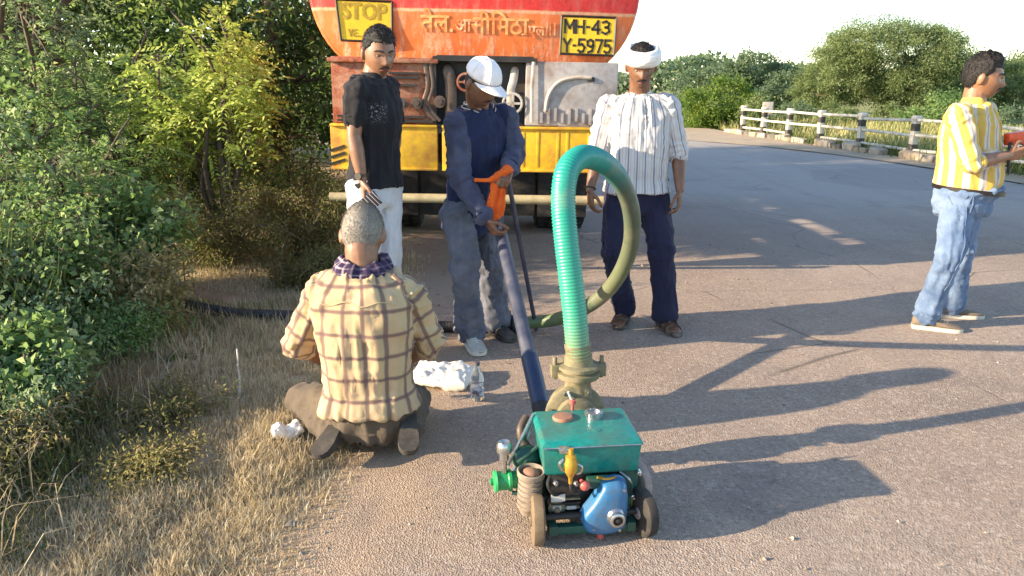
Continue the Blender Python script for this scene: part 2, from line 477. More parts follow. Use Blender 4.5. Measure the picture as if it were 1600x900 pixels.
def text(body, size, loc, mat, parent, name='lettering', depth=.0015, sx=1.0, bold=0.0, tilt=0, wrap=False):
    c = bpy.data.curves.new(name, 'FONT'); c.body = body; c.size = size; c.align_x = 'CENTER'; c.align_y = 'CENTER'
    c.extrude = depth; c.offset = bold; c.resolution_u = 3
    t = bpy.data.objects.new(name, c); COL.objects.link(t)
    bpy.context.view_layer.update()
    m = bpy.data.meshes.new_from_object(t.evaluated_get(bpy.context.evaluated_depsgraph_get()))
    bpy.data.objects.remove(t)
    m.transform(Matrix.Translation(loc) @ Matrix.Rotation(tilt, 4, 'Y') @ Matrix.Rotation(R(90), 4, 'X') @ Matrix.Diagonal((sx, 1, 1, 1)))
    if wrap:
        for v in m.vertices: v.co.y = tank_y(v.co.x, v.co.z) - .004 + (v.co.y - loc[1])
    m.materials.clear()
    m.name = name
    return link_mesh(name, m, mat, parent, False)

truck = thing('tanker_truck', 'orange water tanker truck seen from behind, with yellow bumper and red top stripe', 'truck', (-.31, 5.8, 0), None, (0, R(1.0), R(1.5)))
RX, RZ, ZC, EXP = 1.20, .84, 2.29, 2.55
def sell(t, s=1.0):
    c, q = math.cos(t), math.sin(t)
    return (RX * s * math.copysign(abs(c) ** (2 / EXP), c), ZC + RZ * s * math.copysign(abs(q) ** (2 / EXP), q))
def tank_y(x, z):
    r = (abs(x / RX) ** EXP + abs((z - ZC) / RZ) ** EXP) ** (1 / EXP)
    return -.13 * (1 - min(r, 1) ** 2)
NS = 72
g = G(); g.rings([[Vector((sell(2 * math.pi * j / NS)[0], y, sell(2 * math.pi * j / NS)[1])) for j in range(NS)] for y in (.012, 1.3, 2.6, 3.9, 5.2)])
shell = g.build('tank', M_TANK, truck)
g = G(); rs = []
for s in [.02, .12, .24, .36, .48, .6, .72, .82, .9, .96, 1.0]:
    rs.append([Vector((*[sell(2 * math.pi * j / NS, s)[0]], -.13 * (1 - s * s), sell(2 * math.pi * j / NS, s)[1])) for j in range(NS)])
rs.append([Vector((q[0], .02, q[1])) for q in (sell(2 * math.pi * j / NS, 1.0) for j in range(NS))])
g.rings(rs); g.build('tank_end', M_TANK, truck, angle=60)
g = G(); g.tube([Vector((q[0], .03, q[1])) for q in (sell(2 * math.pi * j / NS, 1.004) for j in range(NS))], .022, 8, closed=True)
g.build('rim_weld', M_TANK, truck)
for y in (1.75, 3.5):
    g = G(); g.tube([Vector((q[0], y, q[1])) for q in (sell(2 * math.pi * j / NS, 1.004) for j in range(NS))], .03, 6, closed=True); g.build('tank_band', M_TANK, truck)
g = G(); g.lathe((0, 2.6, ZC + RZ - .02), (0, 0, 1), [(.3, 0), (.3, .16), (.33, .16), (.33, .2), (.0, .22)], 24); g.build('manhole', M_TANK, truck)

# sign plates on the dished end
def plate(x, z, w, h, tilt=0.0, taper=0.0):
    y = tank_y(x, z) - .03
    fr = Matrix.Translation((x, y, z)) @ Matrix.Rotation(tilt, 4, 'Y')
    g = G(); g.prism([(-w / 2, h / 2), (-w / 2 + taper, -h / 2), (w / 2, -h / 2), (w / 2, h / 2)], -.004, .012, fr)
    p = g.build('sign_plate', M_PLATE, truck, False)
    g = G(); t = .014
    for (a, b) in (((-w / 2, h / 2), (w / 2, h / 2)), ((-w / 2 + taper, -h / 2), (w / 2, -h / 2)), ((-w / 2, h / 2), (-w / 2 + taper, -h / 2)), ((w / 2, h / 2), (w / 2, -h / 2))):
        A = fr @ Vector((a[0], -.006, a[1])); B = fr @ Vector((b[0], -.006, b[1])); g.tube([A, B], t * .62, 4)
    g.build('plate_border', M_BLK, p, False)
    for sx in (-1, 1):
        g = G(); g.cyl(fr @ Vector((sx * w * .3, .01, 0)), fr @ Vector((sx * w * .3, .15, 0)), .012, 8); g.build('plate_bracket', M_PIPE, p)
    return p, y - .006
p, yy = plate(-.80, 1.945, .40, .28, R(1), .03); p['label'] = 'yellow plate reading STOP in faded letters'
text('STOP', .155, (-.80, yy, 2.005), M_OLV, p, sx=.86, bold=.004, tilt=R(1))
text('VE..', .075, (-.875, yy, 1.86), M_OLV, p, sx=.8, bold=.001, tilt=R(1))
p, yy = plate(.835, 1.875, .40, .265, R(1.0)); p['label'] = 'yellow number plate reading MH 43 Y 5975'
GLY = {'M': [[(0, 0), (0, 1), (.5, .35), (1, 1), (1, 0)]], 'H': [[(0, 0), (0, 1)], [(1, 0), (1, 1)], [(0, .5), (1, .5)]], '-': [[(.25, .5), (.75, .5)]],
       '4': [[(.75, 0), (.75, 1), (0, .32), (1, .32)]], '3': [[(.05, .9), (.5, 1), (.92, .82), (.8, .58), (.4, .52), (.85, .46), (.97, .2), (.5, 0), (.02, .12)]],
       'Y': [[(0, 1), (.5, .5), (1, 1)], [(.5, .5), (.5, 0)]], '5': [[(.95, 1), (.15, 1), (.1, .55), (.6, .62), (.97, .35), (.75, .05), (.3, 0), (.02, .12)]],
       '9': [[(.95, .62), (.6, .42), (.12, .55), (.08, .85), (.5, 1), (.9, .88), (.97, .5), (.8, .1), (.2, 0)]], '7': [[(.02, 1), (.98, 1), (.4, 0)]]}
def painted(chars, x0, zb, w, h, gap, parent, mat, y):
    x = x0
    for ch in chars:
        g = G(); ww = w * (1.15 if ch == 'M' else .55 if ch == '-' else 1)
        for st in GLY[ch]:
            pts = [Vector((x + a * ww, y, zb + b * h - (x + a * ww - .835) * .017)) for a, b in st]
            for q, r_ in zip(pts, pts[1:]):
                d = (r_ - q); L = d.length; ang = math.atan2(d.z, d.x)
                g.box((q + r_) / 2, (L + .012, .0022, .0165), Matrix.Rotation(-ang, 3, 'Y')); y -= .00003
        g.build('letter', mat, parent, False); x += ww + gap
painted('MH-43', .665, 1.892, .056, .088, .016, p, M_BLK, yy)
painted('Y-5975', .658, 1.760, .050, .088, .0145, p, M_BLK, yy)
nl = NT('worn_cream_lettering'); o = nl.obj(); f = nl.noise(o, 16, 4, .7)
M_LET = nl.fin(nl.mix(nl.ramp(f, [(.38, 0.0), (.58, 1.0)]), (.82, .50, .17), (.76, .22, .055)), .6)
nl = NT('very_worn_lettering'); o = nl.obj(); f = nl.noise(o, 22, 4, .7)
M_LET2 = nl.fin(nl.mix(nl.ramp(f, [(.36, 0.0), (.55, 1.0)]), (.88, .62, .33), (.74, .19, .05)), .6)
text('तेल.', .17, (-.27, tank_y(-.27, 1.93) - .008, 1.935), M_LET, truck, sx=.95, bold=.003, wrap=True)
text('आर', .13, (-.06, tank_y(-.06, 1.92) - .008, 1.925), M_LET2, truck, sx=.9, bold=.003, wrap=True)
text('नीिमठा', .17, (.19, tank_y(.19, 1.93) - .010, 1.925), M_LET, truck, sx=.95, bold=.003, wrap=True)
text('. एल.', .10, (.44, tank_y(.44, 1.90) - .008, 1.90), M_LET2, truck, sx=1.0, bold=.002, wrap=True)
for x_ in (.525, .55, .585):
    text('।', .13, (x_, tank_y(x_, 1.92) - .008, 1.915), M_LET2, truck, sx=.7, bold=.003, wrap=True)

# cabinet space under the tank end: rusty panel, open pipe bay, grey box
g = G(); g.box((-.66, .30, 1.46), (.76, .30, .47)); g.box((-.66, .135, 1.67), (.80, .05, .03)); left = g.build('side_cabinet', M_RUSTP, truck, True, .008)
for z, x0, x1 in ((1.585, -.62, -.38), (1.555, -.62, -.40), (1.50, -.60, -.42), (1.275, -1.0, -.36), (1.245, -1.0, -.30)):
    g = G(); g.box(((x0 + x1) / 2, .13, z), (x1 - x0, .03, .016)); g.build('slat', M_BLACKP, left, False)
g = G(); g.box((.72, .26, 1.455), (.56 + .12, .30, .46)); rc = g.build('valve_cabinet', M_GREYP, truck, True, .012)
g = G(); g.tube(spline([(.53, .105, 1.33), (.55, .10, 1.45), (.62, .10, 1.54), (.74, .10, 1.575), (.86, .10, 1.575)], 6), .014, 8); g.build('grab_handle', M_PALE, rc)
g = G(); g.box((.86, .105, 1.565), (.05, .02, .03)); g.build('latch', M_BLACKP, rc, True, .004)
for k in range(9):
    g = G(); g.box((.50 + k * .052, .105, 1.285 + .012 * ((k * 7) % 3)), (.02, .02, .075 + .02 * ((k * 5) % 3))); g.build('vent_slat', M_GREYP, rc, False)
g = G(); g.box((.08, .44, 1.46), (.72, .02, .52)); g.box((.08, .28, 1.69), (.76, .32, .03)); g.box((-.285, .28, 1.46), (.02, .3, .5)); g.box((.08, .28, 1.215), (.74, .3, .02)); bay = g.build('pipe_bay', M_BLACKP, truck, False)
g = G(); g.tube(spline([(-.2, .42, 1.62), (-.19, .25, 1.60), (-.17, .22, 1.5), (-.17, .22, 1.24)], 6), .045, 12); g.build('outlet_pipe', M_PIPE, bay)
g = G(); g.tube(spline([(.05, .42, 1.42), (.06, .2, 1.42), (.12, .14, 1.36), (.14, .16, 1.24)], 6), .055, 12); g.lathe((.06, .2, 1.42), (0, -1, 0), [(.085, 0), (.085, .03), (.05, .03), (.05, .06)], 16); g.build('outlet_pipe', M_PIPE, bay)
g = G(); g.tube(spline([(.30, .38, 1.62), (.29, .24, 1.55), (.27, .2, 1.45), (.28, .2, 1.24)], 6), .03, 10); g.build('outlet_pipe', M_PALE, bay)
g = G(); g.tube([Vector((.285 + .07 * math.cos(a), .12, 1.385 + .07 * math.sin(a))) for a in (2 * math.pi * k / 20 for k in range(20))], .011, 6, closed=True)
g.box((.285, .12, 1.385), (.14, .014, .016)); g.box((.285, .12, 1.385), (.016, .014, .14)); g.cyl((.285, .12, 1.385), (.285, .22, 1.385), .013, 8); g.build('valve_wheel', M_PALE, bay)
g = G(); g.tube([Vector((-.06 + .06 * math.cos(a), .15, 1.53 + .06 * math.sin(a))) for a in (2 * math.pi * k / 20 for k in range(20))], .010, 6, closed=True); g.box((-.06, .15, 1.53), (.12, .012, .014)); g.cyl((-.06, .15, 1.53), (-.06, .3, 1.53), .02, 8); g.build('valve_wheel', M_RUSTP, bay)
g = G(); g.tube([(.435, .12, 1.68), (.425, .11, 1.5), (.43, .11, 1.25)], .013, 8); g.build('rod', M_PALE, bay)
for x0, r_ in ((-.335, .016), (-.30, .012)):
    g = G(); g.tube(spline([(x0 - .02, .14, 1.66), (x0, .12, 1.5), (x0 - .03, .12, 1.36), (x0 + .05, .13, 1.25)], 5), r_, 8); g.build('hose_line', M_PIPE, bay)
for x in (-.52, -.42, -.25):
    g = G(); g.lathe((x, .11, 1.37 + .07 * (x + .5)), (0, -1, 0), [(.03, 0), (.03, .03), (.045, .03), (.045, .045), (.02, .05), (.02, .09)], 12); g.build('valve', M_PIPE, bay)

# bumper, underrun bar, chassis
g = G()
for x0, x1 in ((-1.06, -.27), (-.235, .22), (.255, 1.06)):
    g.box(((x0 + x1) / 2, .045, 1.052), (x1 - x0, .09, .30))
    g.box(((x0 + x1) / 2, .035, 1.21), (x1 - x0, .11, .02)); g.box(((x0 + x1) / 2, .035, .895), (x1 - x0, .11, .02))
bm_ = g.build('bumper', M_YEL, truck, True, .008)
for x_r in (.37, .48, .63, .70, .86):
    g = G(); g.box((x_r, .002, 1.05), (.024, .010, .26)); g.build('rib', M_YEL, bm_, True, .004)
for k in range(3):
    g = G(); g.box((-1.01, -.001, .94 + k * .05), (.11, .008, .02), Matrix.Rotation(R(-18), 3, 'Y')); g.build('stripe', M_BLK, bm_, False)
g = G(); g.cyl((-1.1, .02, .665), (1.1, .02, .665), .036, 12); ub = g.build('underrun_bar', M_UNDER, truck)
for x in (-.75, .75):
    g = G(); g.box((x, .08, .78), (.07, .05, .24)); g.build('bracket', M_BLACKP, ub, True, .004)
for o in (bay, *bay.children):
    for v in o.data.vertices: v.co.y = -.20 + (v.co.y - .10) * .35
for o, dy_ in ((left, -.32), (rc, -.29), (bm_, -.20), (ub, -.15)): o.location.y = dy_
g = G()
for x in (-.42, .42): g.box((x, 3.9, .98), (.09, 7.4, .22))
for y in (.35, 1.4, 3, 5, 7): g.box((0, y, .98), (.75, .1, .16))
for x in (-.6, .6):
    for y in (.9, 2.6, 4.4): g.box((x, y, 1.25), (.12, .18, .35))
g.build('chassis', M_BLACKP, truck, False)
def truck_wheel(x, y, inner):
    g = G(); w = .125
    prof = [(.26, -w), (.40, -w), (.475, -w * .86), (.5, -w * .55), (.5, w * .55), (.475, w * .86), (.40, w), (.26, w)]
    g.lathe((x, y, .5), (1, 0, 0), prof, 40); t = g.build('wheel', M_TYRE, truck)
    g = G()
    for k in range(40):
        a = 2 * math.pi * k / 40
        for s in (-1, 1): g.box((x + s * .055, y + .503 * math.cos(a), .5 + .503 * math.sin(a)), (.07, .045, .018), Matrix.Rotation(a - math.pi / 2, 3, 'X'))
    tag(g.build('tread', M_TYRE, t, False), kind='stuff')
    g = G(); g.lathe((x - w * .7, y, .5), (1, 0, 0), [(.262, 0), (.262, .02), (.17, .05), (.12, .05), (.12, -.02), (.0, -.02)], 24); g.build('rim', M_YEL, t)
for x in (-1.03, -.73, .73, 1.03): truck_wheel(x, 2.35, abs(x) < .9)
for x in (-1.0, 1.0): truck_wheel(x, 6.6, False)
g = G(); g.cyl((-1, 2.35, .5), (1, 2.35, .5), .07, 12); g.ell((0, 2.35, .5), (.2, .22, .22)); g.build('axle', M_BLACKP, truck)
for x, w_, z_, h_ in ((-.86, .50, .60, .76), (.86, .50, .60, .76), (0, 1.16, .58, .72)):  # side mud flaps made longer; centre sheet added for darkness under the truck
    g = G(); g.box((x, 1.72 + .03 * (x == 0), z_), (w_, .012, h_)); g.build('mud_flap_shade_sheet', M_TYRE, truck, False)
g = G(); g.prism([(5.75, .75), (7.5, .75), (7.5, 1.6), (7.25, 2.55), (5.75, 2.6)], -1.15, 1.15, Matrix(((0, 1, 0, 0), (1, 0, 0, 0), (0, 0, 1, 0), (0, 0, 0, 1))))
cab = g.build('cab', M_TANK, truck, True, .04)
for s in (-1, 1):
    g = G(); g.box((s * 1.152, 6.5, 2.05), (.01, .8, .6)); g.build('window', M_GLASS, cab, False)
g = G(); g.box((0, 5.745, 2.15), (1.4, .012, .5)); g.build('window', M_GLASS, cab, False)

# ------------------------------------------------------------------ pump set on its small trolley
M_TEAL = worn('teal_enamel', (.008, .225, .195), (.09, .085, .06), .30, .26, scale=9, col2=(.006, .16, .145), bump=.05)
M_DTEAL = worn('dark_green_enamel', (.008, .085, .062), (.05, .045, .035), .3, .4, scale=9)
M_BLUE = worn('blue_enamel', (.025, .135, .28), (.10, .10, .09), .30, .34, scale=13, col2=(.03, .16, .36), bump=.08)
M_CHROME = worn('dull_chrome', (.55, .55, .54), (.22, .2, .17), .2, .25, .9)
M_BRASS = worn('old_brass', (.62, .36, .05), (.28, .18, .05), .3, .38, .5)
M_CAST = worn('dusty_cast_iron', (.17, .155, .085), (.36, .28, .17), .35, .7, scale=14)
M_DUSTW = worn('dusty_wheel', (.19, .135, .08), (.09, .065, .045), .3, .85, scale=16)
M_PINKW = worn('dusty_wheel_disc', (.42, .33, .29), (.24, .18, .14), .35, .8, scale=18)
M_FIL = worn('dusty_filter', (.30, .24, .18), (.12, .09, .07), .35, .75, scale=18)
M_GREEN = worn('bright_green_enamel', (.02, .32, .10), (.04, .10, .05), .25, .35, scale=16)
M_REDK = worn('red_knob', (.55, .09, .07), (.3, .12, .1), .3, .4)
M_BROWNCAP = worn('brown_cap', (.33, .15, .09), (.24, .17, .12), .3, .65)
M_STICK = worn('sticker', (.62, .60, .55), (.3, .27, .22), .25, .5, scale=30)
pump = thing('water_pump_set', 'teal and blue engine pump on small trolley wheels at the near end of the road', 'pump', (.256, 2.37, 0), None, (0, 0, R(6)))
# fuel tank
g = G(); o_ = lambda w, d, z: [Vector((x, y, z)) for x, y in ((-w, -d), (w, -d), (w, d), (-w, d))]
g.rings([o_(.150, .115, .232), o_(.160, .124, .245), o_(.168, .130, .335), o_(.168, .130, .342)]); ft = g.build('fuel_tank', M_TEAL, pump, True, .020)
g = G(); g.rings([o_(.173, .135, .340), o_(.173, .135, .347), o_(.160, .122, .360), o_(.10, .07, .364)]); g.build('tank_top', M_TEAL, ft, True, .006)
g = G(); g.tube([(-.166, -.1365, .3435), (.166, -.1365, .3435)], .0026, 6); g.build('seam', M_CHROME, ft)
g = G(); g.lathe((-.072, .045, .362), (0, 0, 1), [(.036, 0), (.037, .006), (.033, .013), (.0, .016)], 24); g.build('cap', M_BROWNCAP, ft)
g = G(); g.lathe((.038, .040, .362), (0, 0, 1), [(.027, 0), (.027, .012), (.031, .014), (.031, .026), (.022, .028), (.022, .02), (0, .02)], 20)
for k in range(10):
    a = k * .628; g.box((.038 + .031 * math.cos(a), .040 + .031 * math.sin(a), .382), (.005, .005, .012))
g.build('filler_neck', M_CHROME, ft)
g = G(); g.lathe((.030, -.055, .361), (0, 0, 1), [(.016, 0), (.016, .004), (0, .006)], 14); g.build('bolt', M_TEAL, ft)
g = G(); g.lathe((-.022, .125, .35), (0, 0, 1), [(.006, 0), (.006, .03), (.013, .034), (.013, .048), (0, .05)], 10); g.build('lever', M_REDK, ft)
g = G(); g.tube([(-.022, .125, .39), (-.04, .125, .43)], .005, 6); g.build('lever', M_STICK, ft)
# engine
g = G(); g.box((-.065, .0, .148), (.14, .20, .16)); g.box((.09, .02, .148), (.12, .2, .165)); g.box((0, .12, .17), (.22, .16, .19)); eng = g.build('engine_block', M_BLACKP, pump, True, .008)
for k in range(6):
    g = G(); g.box((-.085, -.102, .072 + k * .017), (.10, .03, .006)); g.build('cooling_fin', M_BLACKP if k % 2 else M_CAST, eng, False)
g = G(); g.box((-.112, -.119, .148), (.048, .004, .026)); g.build('sticker', M_STICK, eng, False)
g = G(); g.box((-.115, -.118, .108), (.03, .004, .016)); g.box((-.065, -.118, .108), (.034, .004, .012)); g.build('sticker', M_STICK, eng, False)
g = G(); g.prism([(.105, .05), (.168, .05), (.172, .23), (.12, .236), (.10, .20)], -.10, .13); g.build('side_shroud', M_DTEAL, pump, True, .008)
g = G(); g.box((.035, -.12, .205), (.10, .04, .035)); g.build('rocker_cover', M_DTEAL, eng, True, .006)
g = G(); g.ell((.135, -.115, .075), (.012, .012, .022)); g.build('grease_cup', M_CHROME, eng)
for x, z in ((.168, .225), (.15, .135)):
    g = G(); g.lathe((x, -.10, z), (0, -1, 0), [(.008, 0), (.008, .02), (.004, .022), (.004, .03)], 8); g.build('bolt', M_CHROME, eng)
# blue belt cover
ol = [(.055, .228), (.088, .230), (.112, .212), (.120, .165), (.119, .09), (.108, .048), (.07, .030), (.015, .027), (-.024, .042), (-.040, .080), (-.032, .112), (-.005, .150), (.018, .190), (.034, .218)]
ols = [(p_.x, p_.z) for p_ in spline([Vector((x, 0, z)) for x, z in ol + ol[:1]], 5)[:-1]]
cx, cz = .048, .115
def sc(s, y): return [Vector((cx + (x - cx) * s, y, cz + (z - cz) * s)) for x, z in ols]
g = G(); g.rings([sc(1, -.125), sc(1.03, -.130), sc(1.03, -.138), sc(.985, -.140), sc(.965, -.165), sc(.90, -.178), sc(.78, -.184), sc(.4, -.187)])
cv = g.build('belt_cover', M_BLUE, pump, angle=50)
g = G(); g.lathe((.075, -.180, .105), (0, -1, 0), [(.034, 0), (.032, .010), (.026, .016), (.026, .030), (.022, .033), (.017, .033), (.017, .02)], 24); g.build('hub', M_CHROME, cv)
g = G(); g.lathe((.075, -.198, .105), (0, -1, 0), [(.017, 0), (.016, .006), (.007, .008), (.007, .016), (0, .017)], 18); g.build('shaft_end', M_BLACKP, cv)
for x, z in ((.10, .20), (.0, .06), (.09, .05)):
    g = G(); g.lathe((x, -.176, z), (0, -1, 0), [(.005, 0), (.005, .008), (0, .009)], 8); g.build('bolt', M_CHROME, cv)
# brass fuel filter, red knob
g = G(); g.lathe((-.080, -.165, .240), (0, 0, 1), [(.0, -.012), (.006, -.012), (.008, .012), (.014, .022), (.022, .036), (.024, .065), (.018, .078), (.018, .09), (.008, .095), (.008, .115)], 18); br = g.build('fuel_filter', M_BRASS, pump)
g = G(); g.tube(spline([(-.105, -.165, .318), (-.118, -.17, .305), (-.112, -.17, .285), (-.098, -.165, .275)], 5), .005, 6); g.tube(spline([(-.060, -.165, .300), (-.043, -.17, .290), (-.048, -.17, .270), (-.060, -.165, .262)], 5), .005, 6); g.build('fuel_pipe', M_CHROME, br)
g = G(); g.box((-.100, -.15, .345), (.035, .03, .016)); g.build('bracket', M_CHROME, br, True, .003)
g = G(); g.ell((-.030, -.160, .215), (.018, .018, .018)); g.cyl((-.03, -.15, .215), (-.03, -.1, .2), .007, 8); g.build('knob', M_REDK, eng)
# air cleaner on the left
g = G(); prof = [(.030, -.02), (.038, .0)]
for k in range(6): prof += [(.043, .006 + k * .02), (.043, .016 + k * .02), (.036, .018 + k * .02), (.036, .024 + k * .02)]
prof += [(.048, .125), (.050, .142), (.046, .146), (.040, .142), (.036, .118), (.0, .112)]
g.lathe((-.205, -.060, .085), (.05, -.05, 1), prof, 24); ac = g.build('air_cleaner', M_FIL, pump)
g = G(); g.ell((-.200, -.066, .215), (.032, .032, .02)); g.build('filter_element', M_BROWNCAP, ac)
# green dynamo with its chrome oil cup, rods
g = G(); g.lathe((-.325, .0, .155), (1, .1, 0), [(.012, -.01), (.012, .0), (.036, .004), (.040, .012), (.034, .016), (.034, .05), (.039, .054), (.039, .064), (.03, .068), (.03, .10), (.0, .10)], 22); dy = g.build('dynamo', M_GREEN, pump)
g = G(); g.lathe((-.285, .0, .19), (0, 0, 1), [(.010, 0), (.010, .045), (.016, .05), (.016, .075), (.026, .08), (.028, .105), (.020, .118), (.012, .112), (0, .11)], 18); g.build('oil_cup', M_CHROME, dy)
for a, b, r_ in (((-.27, .01, .21), (-.17, .10, .36), .006), ((-.25, .03, .17), (-.16, .13, .33), .005), ((-.24, -.02, .235), (-.17, .0, .28), .007), ((-.26, -.02, .12), (-.12, -.04, .1), .008)):
    g = G(); g.cyl(a, b, r_, 8); g.build('rod', M_CHROME if r_ < .007 else M_DTEAL, dy)
g = G(); g.box((-.19, .02, .13), (.10, .10, .09)); g.ell((-.20, .04, .22), (.055, .05, .045)); g.build('crankcase', M_DTEAL, pump, True, .01)
g = G(); g.tube(spline([(-.14, .05, .2), (-.2, .08, .25), (-.215, .1, .3), (-.19, .14, .33)], 6), .016, 10); g.build('exhaust_pipe', M_PIPE, pump)
# trolley frame and wheels
g = G()
for s in (-1, 1): g.box((s * .135, .08, .052), (.03, .50, .035))
for y in (-.15, .1, .3): g.box((0, y, .05), (.27, .03, .028))
fr_ = g.build('trolley_frame', M_DTEAL, pump, True, .003)
for pts_, r_, mt_ in ((((-.080, -.165, .23), (-.075, -.17, .20), (-.05, -.15, .185), (-.02, -.12, .19)), .005, M_BLACKP), (((.10, -.12, .235), (.125, -.145, .22), (.14, -.13, .18), (.13, -.11, .15)), .004, M_CHROME),
        (((-.13, -.10, .24), (-.15, -.13, .21), (-.13, -.13, .17), (-.10, -.11, .16)), .006, M_BLACKP), (((-.05, -.13, .06), (-.02, -.16, .075), (.0, -.15, .05)), .007, M_PIPE), (((.02, -.13, .225), (.04, -.16, .235), (.07, -.15, .232), (.09, -.12, .22)), .0045, M_BRASS)):
    g = G(); g.tube(spline(pts_, 6), r_, 7); g.build('fuel_line', mt_, pump)
for x_, z_ in ((-.12, .20), (-.05, .195), (-.125, .075), (-.02, .07), (.055, .20)):
    g = G(); g.lathe((x_, -.10, z_), (0, -1, 0), [(.010, 0), (.010, .012), (.006, .014), (.006, .022), (0, .023)], 6); g.build('bolt', M_CHROME, eng, False)
g = G(); g.lathe((-.115, -.10, .105), (0, -1, 0), [(.028, 0), (.030, .012), (.020, .016), (.010, .016), (.010, .03), (0, .03)], 18); g.build('pulley', M_CAST, eng)
def small_wheel(x, y, mt, mr, toe=0):
    rot = Matrix.Rotation(toe, 3, 'Z'); ax = rot @ Vector((1, 0, 0)); c = Vector((x, y, .085))
    g = G(); g.lathe(c, ax, [(.048, -.021), (.074, -.021), (.083, -.015), (.085, 0), (.083, .015), (.074, .021), (.048, .021)], 32); w = g.build('wheel', mt, pump)
    g = G(); g.lathe(c, ax, [(.0, -.026), (.02, -.026), (.022, -.012), (.052, -.012), (.052, .012), (.022, .012), (.02, .026), (0, .026)], 24); g.build('rim', mr, w)
    return w
small_wheel(-.185, -.145, M_DUSTW, M_DUSTW, R(-4)); small_wheel(.182, -.135, M_TYRE, M_PINKW, R(14))
small_wheel(-.195, .20, M_DUSTW, M_DUSTW); small_wheel(.212, .075, M_PINKW, M_PINKW, R(22))
g = G(); g.cyl((-.19, -.145, .092), (.19, -.135, .092), .011, 10); g.build('axle', M_BLACKP, pump); g = G(); g.cyl((-.2, .2, .092), (.21, .2, .092), .011, 10); g.build('axle', M_BLACKP, pump)
g = G(); g.lathe((.03, -.155, .03), (0, 0, 1), [(.012, -.02), (.012, .0), (.02, .004), (.02, .02)], 10); g.build('drain_plug', M_REDK, fr_)
# pump casing and delivery flange behind the engine
vc = Vector((.022, .33, .265))
g = G(); g.lathe(vc + Vector((0, -.06, 0)), (0, 1, 0), [(.04, -.05), (.05, 0), (.108, .005), (.118, .012), (.118, .03), (.10, .034), (.104, .06), (.095, .10), (.05, .12), (0, .125)], 36)
g.lathe(vc + Vector((0, -.08, 0)), (0, 1, 0), [(.03, -.02), (.075, 0), (.08, .02)], 30); vol = g.build('pump_casing', M_CAST, pump)
g = G(); g.box(vc + Vector((0, .0, -.17)), (.13, .1, .10)); g.build('pedestal', M_CAST, vol, True, .01)
for k in range(7):
    a = 2 * math.pi * k / 7 + .2; g = G(); q = vc + Vector((.107 * math.cos(a), -.058, .107 * math.sin(a))); g.cyl(q, q + Vector((0, -.018, 0)), .009, 6); g.build('bolt', M_CHROME, vol, False)
tc = Vector((.036, .325, .34))
g = G(); g.lathe(tc, (.0, .0, 1), [(.055, 0), (.05, .05), (.06, .066), (.083, .07), (.086, .078), (.086, .092), (.070, .096), (.07, .102), (.082, .106), (.082, .118), (.058, .124), (.052, .16)], 30); fl = g.build('delivery_flange', M_CAST, pump)
for s in (-1, 1):
    g = G(); g.box(tc + Vector((s * .085, 0, .095)), (.045, .04, .05)); g.cyl(tc + Vector((s * .092, 0, .06)), tc + Vector((s * .092, 0, .15)), .009, 8); g.build('bolt', M_CAST, fl, True, .004)

# ------------------------------------------------------------------ hoses and pipes
def ribbed(path, r, pitch, depth, seg=18, sub=3):
    pts = spline(path, 24); L = [0]
    for a, b in zip(pts, pts[1:]): L.append(L[-1] + (b - a).length)
    n = int(L[-1] / pitch * sub); out = []; i = 0; rr = []
    for k in range(n + 1):
        s = L[-1] * k / n
        while i < len(L) - 2 and L[i + 1] < s: i += 1
        out.append(pts[i].lerp(pts[i + 1], (s - L[i]) / max(L[i + 1] - L[i], 1e-6)))
        rr.append((r(k / n) if callable(r) else r) + depth * (1 if k % sub == 0 else (-.7 if k % sub == 1 else -.2)))
    return out, rr
def hose_obj(name, path, r, pitch, depth, mat, seg=18):
    pts, rr = ribbed(path, r, pitch, depth)
    g = G(); g.tube(pts, rr, seg); m = g.mesh(name)
    t = np.repeat(np.linspace(0, 1, len(pts)), seg)
    at = m.attributes.new('along', 'FLOAT', 'POINT'); at.data.foreach_set('value', t.astype(np.float32))
    return link_mesh(name, m, mat, None, True, angle=180)
hp = [P(*q) for q in ((905, 566, 2.69), (902, 535, 2.69), (898, 490, 2.70), (891, 430, 2.72), (884, 370, 2.75), (880, 315, 2.79), (884, 274, 2.83), (897, 252, 2.89), (918, 245, 2.98), (948, 258, 3.1), (973, 289, 3.25), (987, 335, 3.42), (985, 385, 3.6), (967, 430, 3.8), (940, 463, 4.0), (905, 486, 4.2), (868, 499, 4.37), (838, 503, 4.44), (806, 506, 4.47))]
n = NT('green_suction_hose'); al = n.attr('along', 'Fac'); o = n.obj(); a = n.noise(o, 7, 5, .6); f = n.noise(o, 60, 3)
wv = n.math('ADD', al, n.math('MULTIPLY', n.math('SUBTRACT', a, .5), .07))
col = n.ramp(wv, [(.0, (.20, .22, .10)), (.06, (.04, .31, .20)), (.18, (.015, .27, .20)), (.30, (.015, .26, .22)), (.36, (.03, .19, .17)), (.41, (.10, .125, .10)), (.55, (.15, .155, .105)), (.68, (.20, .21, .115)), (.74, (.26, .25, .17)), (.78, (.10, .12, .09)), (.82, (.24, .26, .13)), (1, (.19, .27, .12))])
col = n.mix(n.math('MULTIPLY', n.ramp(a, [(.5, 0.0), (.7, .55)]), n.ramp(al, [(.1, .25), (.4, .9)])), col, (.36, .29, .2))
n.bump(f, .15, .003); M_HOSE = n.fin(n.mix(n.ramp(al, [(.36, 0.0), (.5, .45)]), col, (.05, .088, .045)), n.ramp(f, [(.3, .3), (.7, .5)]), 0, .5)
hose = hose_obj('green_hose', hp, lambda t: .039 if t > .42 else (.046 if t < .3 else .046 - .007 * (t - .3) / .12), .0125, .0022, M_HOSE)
tag(hose, 'thick ribbed green hose looping up from the pump and down to the road', 'hose')
